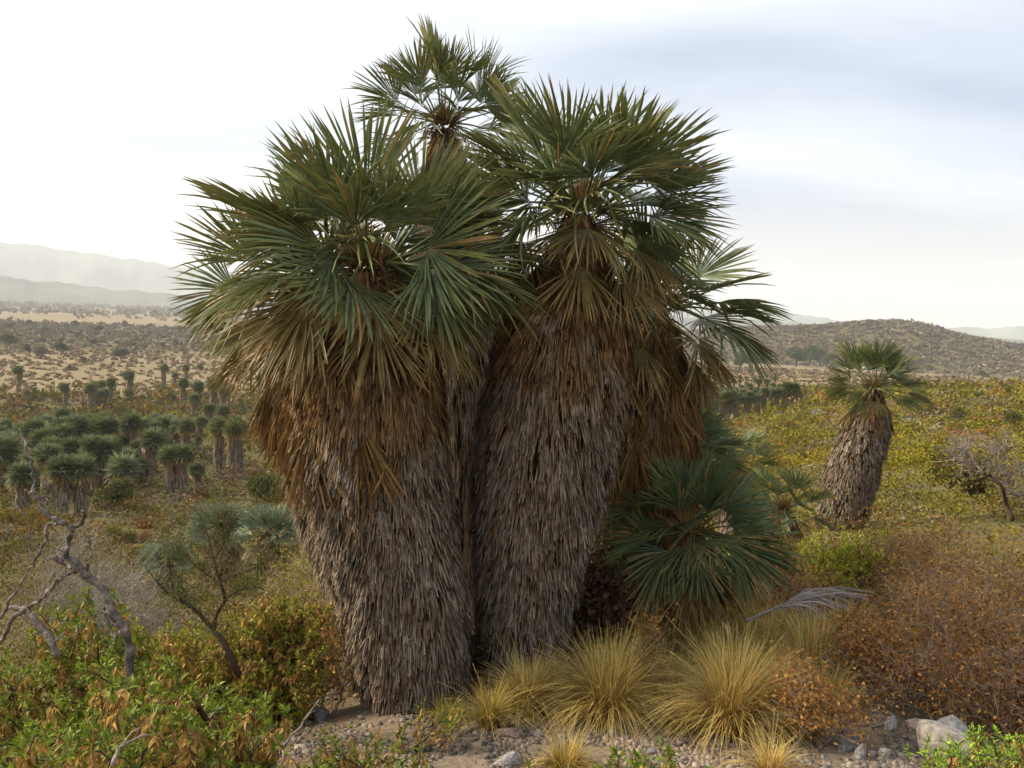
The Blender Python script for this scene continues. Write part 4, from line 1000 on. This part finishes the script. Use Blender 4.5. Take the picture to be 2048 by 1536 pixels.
# ------------------------------------------------------------------ stones
def rock_mesh(seed, sub=2, col=c8(150, 142, 136)):
    r = np.random.default_rng(seed)
    bm_v = unit(np.array([(a, b, c) for a in np.linspace(-1, 1, 6) for b in np.linspace(-1, 1, 6) for c in np.linspace(-1, 1, 6) if max(abs(a), abs(b), abs(c)) == 1]))
    import bmesh
    v = bm_v * [1, r.uniform(.6, .9), r.uniform(.4, .7)]
    for _ in range(13):
        n = unit(r.normal(size=3)); dcut = r.uniform(.26, .5); s = v @ n; v = np.where((s > dcut)[:, None], v - np.outer(s - dcut, n), v)
    v += r.normal(size=v.shape) * .012
    bm = bmesh.new()
    for p in v: bm.verts.new(p)
    bmesh.ops.convex_hull(bm, input=bm.verts)
    for q in [q for q in bm.verts if not q.link_faces]: bm.verts.remove(q)
    bmesh.ops.triangulate(bm, faces=bm.faces)
    bm.verts.index_update(); V = np.array([q.co[:] for q in bm.verts]); Fc = np.array([[q.index for q in f.verts] for f in bm.faces]); bm.free()
    V = V / np.abs(V).max(); return V, Fc, np.asarray(col)
rc = [c8(158, 152, 148), c8(132, 126, 124), c8(172, 152, 138), c8(146, 138, 126), c8(112, 108, 108), c8(184, 170, 156), c8(150, 126, 112), c8(166, 160, 152)]
ROCKS = [rock_mesh(200 + q, col=rc[q]) for q in range(8)]
RME = []
for V, Fc, c in ROCKS:
    g = Geo(); g.add(V, Fc, c); RME.append(g.mesh('stone', M_ROCK))
def stone(px, py, wpx, lab, k, group=None, sq=(1, 1), rz=None):
    p = stand(px, py); dep = px_of(p)[2]; s = wpx / FPX * dep / 2
    o = link('stone', RME[k]); o.location = (p[0], p[1], p[2] + s * .16); o.scale = (s, s * sq[0], s * sq[1]); o.rotation_euler = (random.gauss(0, .15), random.gauss(0, .15), random.uniform(0, 6.28) if rz is None else rz)
    tag(o, lab, 'stone', group); return o
stone(1880, 1515, 120, 'largest rounded pinkish boulder beside the bright green cushion shrub', 5, sq=(1, 1.2), rz=.3)
stone(1895, 1480, 110, 'pale flat-topped boulder behind the pinkish one', 7, sq=(1, 1), rz=.1)
stone(1835, 1465, 75, 'flat reddish slab stone on the stony bank', 2, sq=(.8, .6), rz=.2)
stone(1695, 1500, 75, 'dark grey ridged stone under the fallen branch', 4, sq=(.9, .9), rz=2)
stone(1718, 1520, 42, 'upright pale broken stone with white edge', 7, sq=(.8, 1.8), rz=1)
stone(1020, 1478, 55, 'flat brown stone beside the little green-tinged tuft', 6, sq=(.7, .6), rz=.2)
stone(948, 1432, 22, 'small bright white stone at the foot of the foremost trunk', 5)
stone(665, 1355, 42, 'grey slab stone in the gap beside the foremost trunk', 1, sq=(1, .8), rz=.4)
stone(660, 1395, 52, 'flat layered grey stone below the slab in the gap', 1, sq=(1, .6), rz=.1)
stone(1020, 1530, 60, 'rounded grey stone at the bottom of the pebbly path', 0, sq=(1, .9), rz=.7)
stone(1780, 1460, 46, 'angular grey stone next to the flat reddish slab', 0)
stone(1770, 1520, 40, 'white-capped stone below the reddish slab', 5)
stone(640, 1440, 48, 'blue-grey stone beside the small half bare shrub', 4)
sr = np.random.default_rng(13); npl = 0
areas = [((480, 1000), (1400, 1536), 60, 'angular stone on the pebbly ground below the foremost trunk', 'stones below the foremost trunk'),
         ((1000, 1420), (1440, 1536), 42, 'small stone on the pebbly path between the tussocks', 'stones on the path between tussocks'),
         ((1560, 2048), (1425, 1536), 110, 'loose angular stone on the bare stony bank', 'stones on the stony bank'),
         ((590, 730), (1320, 1420), 16, 'stone in the gap between the bronze shrub and the foremost trunk', 'stones in the gap')]
for (x0, x1), (y0, y1), n, lab, grp in areas:
    for q in range(n):
        kk_ = int(sr.integers(8)); tone_ = ('light grey', 'mid grey', 'pinkish', 'grey-brown', 'dark grey', 'cream', 'reddish-brown', 'whitish')[kk_]
        stone(sr.uniform(x0, x1), sr.uniform(y0, y1), 8 + 20 * sr.random() ** 2.4, tone_ + ' ' + lab, kk_, grp, (sr.uniform(.7, 1.1), sr.uniform(.6, 1.1)))
# gravel too small to count
g = Geo(); n = 13000; px = sr.uniform(430, 2100, n); py = 1330 + 260 * np.sqrt(sr.random(n))
keepx = vnoise(px / 60, py / 30, 5) > .28
cub = np.array([(-1, -1, -.7), (1, -1, -.7), (1, 1, -.7), (-1, 1, -.7), (-.6, -.5, .7), (.5, -.7, .7), (.6, .6, .6), (-.7, .5, .7)]) * .5
cf = np.array([[4, 5, 6, 7], [0, 1, 5, 4], [1, 2, 6, 5], [2, 3, 7, 6], [3, 0, 4, 7]])
hs = cam_f[None] + cam_r[None] * ((px[keepx] - 1024) / FPX)[:, None] + cam_u[None] * ((768 - py[keepx]) / FPX)[:, None]
tt = 1.9 / np.maximum(-hs[:, 2], .05)
for _ in range(12):
    P = np.array([0, 0, CZ]) + hs * tt[:, None]; tt = np.clip(tt + (P[:, 2] - ground(P[:, 0], P[:, 1])) / np.maximum(-hs[:, 2], .2) * .8, 1.5, 9)
P = np.array([0, 0, CZ]) + hs * tt[:, None]; n = len(P); P[:, 2] = ground(P[:, 0], P[:, 1]) + .003
s = (.007 + .024 * sr.random(n) ** 2.5); a = sr.uniform(0, 6.28, n); ca, sa = np.cos(a)[:, None], np.sin(a)[:, None]
v = np.stack([cub[None, :, 0] * ca - cub[None, :, 1] * sa, cub[None, :, 0] * sa + cub[None, :, 1] * ca, np.repeat(cub[None, :, 2], n, 0) * .7], -1) * s[:, None, None] * sr.uniform(.7, 1.3, (n, 8, 1)) + P[:, None]
col = np.array(rc)[sr.integers(8, size=n)] * [.8, .74, .66] * sr.uniform(.4, 1.0, (n, 1))
g.add(v, (cf[None] + (np.arange(n) * 8)[:, None, None]).reshape(-1, 4), np.repeat(col[:, None], 8, 1).reshape(-1, 3))
o = g.obj('gravel', M_ROCK, kind='stuff'); tag(o, 'grey and tan gravel strewn over the near ground', 'gravel')
# dry straw litter and thin stalks over the near ground
def litter():
    r = np.random.default_rng(19); g = Geo(); n = 4200
    a = R(1) * r.uniform(-32, 32, n); d = np.exp(r.uniform(math.log(2.6), math.log(9), n)); x, y = d * np.sin(a), d * np.cos(a); z = ground(x, y)
    k = vnoise(x / .5, y / .5, 3) > .42; P = np.stack([x, y, z], 1)[k]; n = len(P)
    dr = r.normal(size=(n, 3)); dr[:, 2] = np.abs(dr[:, 2]) * .7; dr = unit(dr); ln = r.uniform(.03, .14, n)[:, None]
    tubes(g, P, P + dr * ln, .0014, .0007, c8(190, 160, 104) * r.uniform(.45, 1.1, (n, 1)), 3)
    n2 = 2600; j = r.integers(n, size=n2); leaves(g, P[j] + r.normal(size=(n2, 3)) * [.06, .06, .004] + [0, 0, .008], r.normal(size=(n2, 3)) * [1, 1, .25], .028 * r.uniform(.5, 1.2, n2), .011, c8(150, 108, 62) * r.uniform(.5, 1.2, (n2, 1)), r)
    o = g.obj('litter', M_DRYF, kind='stuff'); tag(o, 'dry straw and fallen leaves littering the near ground', 'litter')
litter()
# ------------------------------------------------------------------ scrub that carpets the slopes (a mass nobody could count)
YG1, YG2, OL1, OL2, BR1, GR1 = c8(142, 128, 40), c8(114, 110, 36), c8(106, 98, 40), c8(90, 84, 36), c8(132, 92, 46), c8(124, 112, 92)
def scrub(name, label, d0, d1, a0, a1, dens, fs, seed, rad=(.3, .75), hk=.75, tri=True, colfun=None, dist=lambda x, y: cover(x, y)):
    r = np.random.default_rng(seed); g = Geo()
    area = (R(a1) - R(a0)) * (d1 ** 2 - d0 ** 2) / 2
    n = int(area * dens); d = np.sqrt(r.uniform(d0 ** 2, d1 ** 2, n)); a = np.radians(r.uniform(a0, a1, n)); x, y = d * np.sin(a), d * np.cos(a)
    keep = r.random(n) < dist(x, y) * 1.15 - .08; x, y, d, a = x[keep], y[keep], d[keep], a[keep]; n = len(x)
    rd = r.uniform(rad[0], rad[1], n) * (1 + .6 * (r.random(n) < .08)); hh = rd * hk * r.uniform(.7, 1.3, n)
    fsz = np.maximum(fs * d, .026); m = np.clip((1.7 * rd * rd / fsz ** 2).astype(int), 8, 500)
    ccol = colfun(x, y, r)
    tot = int(m.sum()); idx = np.repeat(np.arange(n), m)
    dv = r.normal(size=(tot, 3)); dv[:, 2] = np.abs(dv[:, 2]) * .9; dv = unit(dv); ph = r.uniform(0, 6.28, n)[idx]
    lump = (1 + .25 * np.sin(np.arctan2(dv[:, 1], dv[:, 0]) * 3 + ph) * (1 - dv[:, 2])) * (1 - .45 * r.random(tot) ** 2.5)
    P = np.stack([x[idx] + dv[:, 0] * rd[idx] * lump, y[idx] + dv[:, 1] * rd[idx] * lump, 0 * dv[:, 0]], 1)
    P[:, 2] = ground(P[:, 0], P[:, 1]) + np.maximum(dv[:, 2] * lump, .03) * hh[idx]
    col = ccol[idx] * r.uniform(.7, 1.3, (tot, 1))
    flakes(g, P, fsz[idx] * r.uniform(.8, 1.9, tot), col, r, .25, tri, .75)
    o = g.obj(name, M_SCRUB, kind='stuff'); tag(o, label, 'scrub')
    return tot
def col_right(x, y, r):
    n = len(x); k = vnoise(x / 6, y / 6, 41) * .6 + vnoise(x / 1.7, y / 1.7, 43) * .4; q = r.random(n); d = np.hypot(x, y)
    c = np.where((k + r.normal(size=n) * .1 > .42)[:, None], YG1 * q[:, None] + YG2 * (1 - q[:, None]), OL1)
    far = np.clip((d - 28) / 50, 0, 1)[:, None] * .5
    c = c * (1 - far) + OL1 * 1.1 * far
    c = np.where((r.random(n) < .13)[:, None], BR1, c); return np.where((r.random(n) < .10)[:, None], GR1, c) * r.uniform(.8, 1.15, (n, 1))
def col_left(x, y, r):
    n = len(x); k = vnoise(x / 5, y / 5, 47); q = r.random((n, 1)); d = np.hypot(x, y)
    c = np.where((k > .55)[:, None], YG2 * .5 + OL1 * .5, OL1 * q + OL2 * (1 - q))
    c = np.where((r.random(n) < .22)[:, None], BR1 * .85, c); return np.where((r.random(n) < .22)[:, None], GR1, c) * r.uniform(.75, 1.15, (n, 1))
def col_far(x, y, r):
    n = len(x); q = r.random((n, 1)); return (c8(112, 104, 78) * q + c8(132, 116, 92) * (1 - q)) * r.uniform(.7, 1.1, (n, 1))
full = lambda x, y: np.clip(cover(x, y) + .1, 0, 1)
thin = lambda x, y: .25 + 0 * x
scrub('scrub', 'yellow-green low scrub carpeting the open slope behind the leaning palm', 7.0, 60, 9, 34, 2.0, .0024, 301, (.28, .6), .7, True, col_right, lambda x, y: .93 + 0 * x)
scrub('scrub', 'dull green scrub on the upper slope before the straw plain', 60, 150, 4, 34, .5, .0040, 302, (.5, 1.0), .7, True, col_right, full)
scrub('scrub', 'olive and grey scrub filling the hollow behind the snag', 7.0, 50, -33, 9, 1.75, .0026, 303, (.28, .62), .75, True, col_left, lambda x, y: .93 + 0 * x)
scrub('scrub', 'brown and olive scrub around and beyond the low grove', 50, 170, -33, 5, .34, .0036, 304, (.6, 1.3), .9, True, col_left, full)
scrub('distant_scrub', 'dark bushes thickly dotting the far plain in bands', 130, 640, -33, 6, .05, .0045, 305, (.7, 1.7), .9, True, col_far, lambda x, y: np.clip(cover(x, y), .05, 1))
scrub('distant_scrub', 'grey bushes covering the distant rounded hill', 330, 640, 4, 34, .12, .0036, 306, (.5, 1.3), .8, True, col_far, lambda x, y: np.clip(cover(x, y), .03, 1))
scrub('distant_scrub', 'faint hazy bushes on the farthest flats', 640, 2300, -33, 34, .0016, .004, 307, (2, 5.5), .8, True, col_far, lambda x, y: .75 + 0 * x)
# low tufts that speckle the open straw plain
scrub('dry_grass_tufts', 'small grey-brown tufts speckling the open straw plain', 85, 300, -33, 34, .12, .0035, 308, (.22, .5), .6, True, lambda x, y, r: c8(142, 122, 90) * r.uniform(.6, 1.15, (len(x), 1)), lambda x, y: 1.1 - cover(x, y))

# ------------------------------------------------------------------ bushes and trees one can tell apart (prototypes, then copies)
def bush_proto(seed, rx, h, ntip, nleaf, size, cols, tw, rt, trunk=0.0, flat=1.0):
    r = np.random.default_rng(seed); tips = dome_tips(ntip, rx, rx, h - trunk, r, inner=.4); tips[:, 2] = tips[:, 2] * flat + trunk
    if trunk: tips[:, :2] *= 1.0
    g = Geo(); P, par, tid = stems(g, (0, 0, -.1), tips, rt, tw, r, 4, .25 if trunk else .35, .2, 2, .3, .5); a = g.mesh('trunk' if trunk else 'branches', M_TWIG)
    n = len(tid) * nleaf; p = np.repeat(P[tid], nleaf, 0) + r.normal(size=(n, 3)) * [rx * .13, rx * .13, rx * .09]
    col = np.array(cols)[r.integers(len(cols), size=n)] * r.uniform(.65, 1.25, (n, 1))
    g = Geo(); flakes(g, p, size * r.uniform(.6, 1.5, n), col, r, 0, False, .6); return a, g.mesh('crown' if trunk else 'foliage', M_SCRUB)
BP = {'olive': bush_proto(1, .9, 1.1, 130, 16, .07, (OL1, YG2), BARK, .006), 'brown': bush_proto(2, .9, 1.0, 150, 8, .06, (BR1, c8(110, 84, 62)), c8(116, 100, 88), .006),
      'grey': bush_proto(3, .9, .9, 190, 2, .05, (c8(140, 130, 112),), c8(158, 148, 138), .007), 'dark': bush_proto(4, 1.0, 1.1, 150, 15, .08, (c8(88, 92, 48), c8(104, 100, 52)), BARKD, .007),
      'yellow': bush_proto(5, .8, .8, 120, 18, .06, (YG1, YG2), BARK, .005)}
def bush(px, py, k, w, label, group, base=True):
    p = stand(px, py); dep = px_of(p)[2]; s = w / FPX * dep / 1.9
    root = thing('bush', p, label, 'bush', group, random.uniform(0, 6.28)); root.scale = (s, s, s * random.uniform(.8, 1.05))
    link('branches', BP[k][0], root); link('foliage', BP[k][1], root)
bush(1570, 858, 'brown', 56, 'round reddish-brown bush standing out on the green slope before the leaning palm', None)
bush(1632, 830, 'grey', 60, 'grey bare bush on the slope behind the leaning palm crown', None)
bush(1600, 920, 'brown', 70, 'brown spreading bush beside the leaning trunk', None)
bush(1850, 860, 'grey', 110, 'wide grey-violet bush on the slope beyond the leaning palm', None)
bush(1915, 850, 'dark', 62, 'dark green bush next to the wide grey-violet one', None)
bush(1860, 830, 'olive', 50, 'dark olive round bush above the wide grey-violet one', None)
bush(2030, 860, 'dark', 60, 'dark bush on the open slope beyond the bare twisted tree', None)
bush(1960, 795, 'olive', 26, 'small olive bush high on the slope', 'bushes high on the slope'); bush(2000, 812, 'dark', 24, 'small olive bush high on the slope', 'bushes high on the slope')
bush(1880, 770, 'grey', 50, 'low grey bush at the top of the slope by the straw plain', None); bush(1965, 755, 'dark', 28, 'small dark bush on the skyline of the slope', None)
bush(2008, 780, 'grey', 46, 'pale grey bush near the top of the slope', None)
bush(228, 1020, 'dark', 110, 'dark low spreading bush in front of the trunked palms', None)
bush(520, 1010, 'dark', 120, 'dark twiggy bush with spreading limbs above the pale pair of palms', None)
bush(240, 842, 'olive', 66, 'large olive-brown bush behind the low grove', None); bush(180, 830, 'brown', 50, 'brown bush behind the low grove', 'brown bushes behind the grove')
bush(305, 830, 'olive', 50, 'olive bush beside the large olive-brown one', None); bush(90, 855, 'olive', 60, 'green bush at the back of the low grove', None)
bush(110, 810, 'olive', 50, 'round green bush at the edge of the straw plain', None); bush(340, 810, 'dark', 46, 'dark green bush below the scattered palms', None)
bush(260, 800, 'dark', 36, 'low dark thicket beside the scattered palms', None); bush(395, 775, 'grey', 60, 'grey bare thicket under the drooping leaf tips', None)
bush(25, 820, 'brown', 70, 'large brown bare bush at the rim of the grove', None); bush(60, 830, 'dark', 40, 'dark bush beside the large brown bare one', None)
KN = {'grey': 'grey bare', 'brown': 'brown', 'yellow': 'yellow-green', 'olive': 'olive', 'dark': 'dark green'}
br = np.random.default_rng(31)
for q in range(26):
    kd = ('grey', 'brown', 'grey', 'yellow', 'olive')[q % 5]; bush(br.uniform(1400, 2040), br.uniform(785, 1000), kd, br.uniform(26, 60), KN[kd] + ' low bush scattered on the open green slope', 'bushes on the open green slope')
for q in range(22):
    kd = ('grey', 'brown', 'yellow', 'olive')[q % 4]; bush(br.uniform(0, 560), br.uniform(940, 1110), kd, br.uniform(40, 90), KN[kd] + ' low bush in the scrubby hollow', 'bushes in the hollow')
for q in range(18):
    kd = ('grey', 'brown', 'olive', 'brown')[q % 4]; bush(br.uniform(0, 480), br.uniform(775, 845), kd, br.uniform(24, 56), KN[kd] + ' bush between the low grove and the plain', 'bushes behind the grove')
TP = [bush_proto(20, 1.9, 3.4, 70, 26, .22, (c8(84, 84, 54), c8(100, 96, 62)), c8(84, 72, 62), .022, 1.2, .8), bush_proto(21, 1.7, 2.8, 60, 22, .2, (c8(96, 92, 62), c8(112, 100, 76)), c8(92, 80, 70), .02, .8, .85),
      bush_proto(22, 2.2, 4.0, 80, 30, .24, (c8(72, 84, 46), c8(86, 92, 52)), c8(76, 66, 56), .025, 1.3, .9), bush_proto(23, 1.3, 5.2, 60, 8, .2, (c8(150, 112, 84), c8(128, 96, 78)), c8(140, 116, 100), .022, .8, 1.0)]
TH = [3.4, 2.8, 4.0, 5.2]
def far_tree(px, py, h, k, label, group):
    p = stand(px, py); dep = px_of(p)[2]; s = h / FPX * dep / TH[k]
    root = thing('tree', p, label, 'tree', group, random.uniform(0, 6.28)); root.scale = (s, s, s)
    link('trunk', TP[k][0], root); link('crown', TP[k][1], root)
for x, y, h, k in ((245, 724, 34, 0), (120, 712, 34, 0), (85, 718, 30, 1), (60, 712, 28, 1), (198, 668, 22, 0), (285, 662, 12, 0), (215, 672, 12, 1), (165, 728, 18, 1), (142, 742, 12, 1), (35, 755, 18, 2), (310, 725, 12, 1), (405, 748, 20, 1),
                   (265, 698, 16, 1), (320, 698, 16, 1), (355, 692, 14, 1), (185, 690, 16, 1), (90, 668, 18, 1), (15, 700, 40, 0), (150, 655, 16, 0), (60, 655, 18, 0), (355, 665, 16, 1), (300, 658, 14, 0), (245, 655, 16, 1), (20, 660, 18, 1), (120, 690, 18, 1)):
    far_tree(x, y, h, k, 'small thorn tree dotted on the open straw plain', 'thorn trees on the plain')
for x, y, h in ((1478, 742, 40), (1505, 738, 44), (1530, 735, 36), (1592, 734, 44), (1615, 733, 46), (1640, 731, 36), (1698, 728, 26), (1655, 732, 28)):
    far_tree(x, y, h, 2, 'dark evergreen tree of the line at the edge of the straw field', 'dark trees along the straw field')
for x, y, h in ((1514, 712, 32), (1530, 710, 28), (1548, 711, 26), (1565, 712, 30), (1590, 708, 34), (1608, 706, 30), (1620, 704, 36), (1668, 724, 30), (1680, 724, 26), (1540, 712, 30)):
    far_tree(x, y, h, 3, 'slim leafless pinkish tree behind the dark evergreens', 'leafless trees behind the evergreens')
far_tree(1835, 735, 22, 1, 'brown tree at the foot of the rounded hill', None); far_tree(1942, 716, 16, 0, 'dark tree on the flank of the rounded hill', None)
hr = np.random.default_rng(3)
for q in range(34):
    far_tree(hr.uniform(1480, 2040), hr.uniform(655, 735), hr.uniform(6, 12), int(hr.integers(2)), 'tiny tree dotting the rounded hill', 'trees on the rounded hill')

# ------------------------------------------------------------------ bare twisted tree on the slope
def bare_tree():
    r = np.random.default_rng(6); D = 9.0
    b = at(2024, 1030, D); b[2] = gz(b[0], b[1]) - .02
    root = thing('bare_tree', b, 'leafless crooked grey tree leaning out over the green slope', 'tree')
    def L3(p): return np.array([at(x, y, D + .12 * math.sin(i * 2.1)) for i, (x, y) in enumerate(p)]) - b
    limbs = [('trunk', [(2026, 1040), (2012, 1005), (2005, 975), (1985, 955), (1965, 945)], .02, .012), ('limb', [(1985, 955), (2000, 930), (2010, 900), (2015, 870)], .01, .003), ('limb', [(1965, 945), (1945, 920), (1935, 900), (1938, 882)], .01, .003),
             ('limb', [(1975, 950), (1980, 920), (1990, 905), (2005, 890)], .009, .003), ('limb', [(1965, 945), (1940, 938), (1920, 922), (1905, 915)], .008, .003), ('limb', [(2005, 975), (2025, 950), (2045, 935)], .009, .004), ('limb', [(1945, 920), (1925, 905), (1915, 895)], .006, .002),
             ('limb', [(2005, 975), (2035, 990), (2060, 1000)], .012, .006)]
    ends = []
    for nm, pl, a, c in limbs:
        p = smooth_line(L3(pl), 12); g = Geo(); polytube(g, p, np.linspace(a, c, 12) * 1.1, (BARKD * 1.3 if nm == 'trunk' else c8(156, 142, 130)) * r.uniform(.7, 1.2, (12, 1)), 6, .08, r); g.obj(nm, M_WOOD, root); ends.append(p[2:])
    E = np.concatenate(ends[1:]); n = 420; s = E[r.integers(len(E), size=n)]; d = unit(r.normal(size=(n, 3)) + [-.3, 0, .5]); ln = r.uniform(.08, .32, n)[:, None]
    m = s + d * ln * .5; e = m + unit(d + r.normal(size=(n, 3)) * .5) * ln * .5; g = Geo(); col = c8(160, 146, 134) * r.uniform(.5, 1.15, (n, 1))
    tubes(g, s, m, .003, .0022, col, 3); tubes(g, m, e, .0022, .001, col, 3); g.obj('twigs', M_WOOD, root, kind='stuff')
bare_tree()
def dark_tree():
    r = np.random.default_rng(16); D = 12.5; b = at(1945, 985, D); b[2] = gz(b[0], b[1]) - .02
    root = thing('low_tree', b, 'low spreading dark-limbed tree behind the leafless crooked one', 'tree')
    for pl in ([(1945, 988), (1935, 972), (1915, 955)], [(1947, 988), (1950, 965), (1960, 945)], [(1965, 985), (1960, 970), (1955, 960)]):
        p = smooth_line(np.array([at(x, y, D) for x, y in pl]) - b, 8); g = Geo(); polytube(g, p, np.linspace(.045, .02, 8), BARKD, 7, .08, r); g.obj('trunk', M_TWIG, root)
    tips = unit(r.normal(size=(120, 3))) * r.random((120, 1)) ** .4 * [.55, .45, .28] + (at(1940, 940, D) - b)
    g = Geo(); P, par, tid = stems(g, at(1940, 962, D) - b, tips, .004, BARKD * 1.2, r); g.obj('branches', M_TWIG, root, kind='stuff')
    n = len(tid) * 14; g = Geo(); flakes(g, np.repeat(P[tid], 14, 0) + r.normal(size=(n, 3)) * .09, .05 * r.uniform(.6, 1.4, n), np.array([c8(110, 88, 56), c8(112, 112, 52)])[r.integers(2, size=n)] * r.uniform(.7, 1.2, (n, 1)), r); g.obj('foliage', M_SCRUB, root, kind='stuff')
dark_tree()
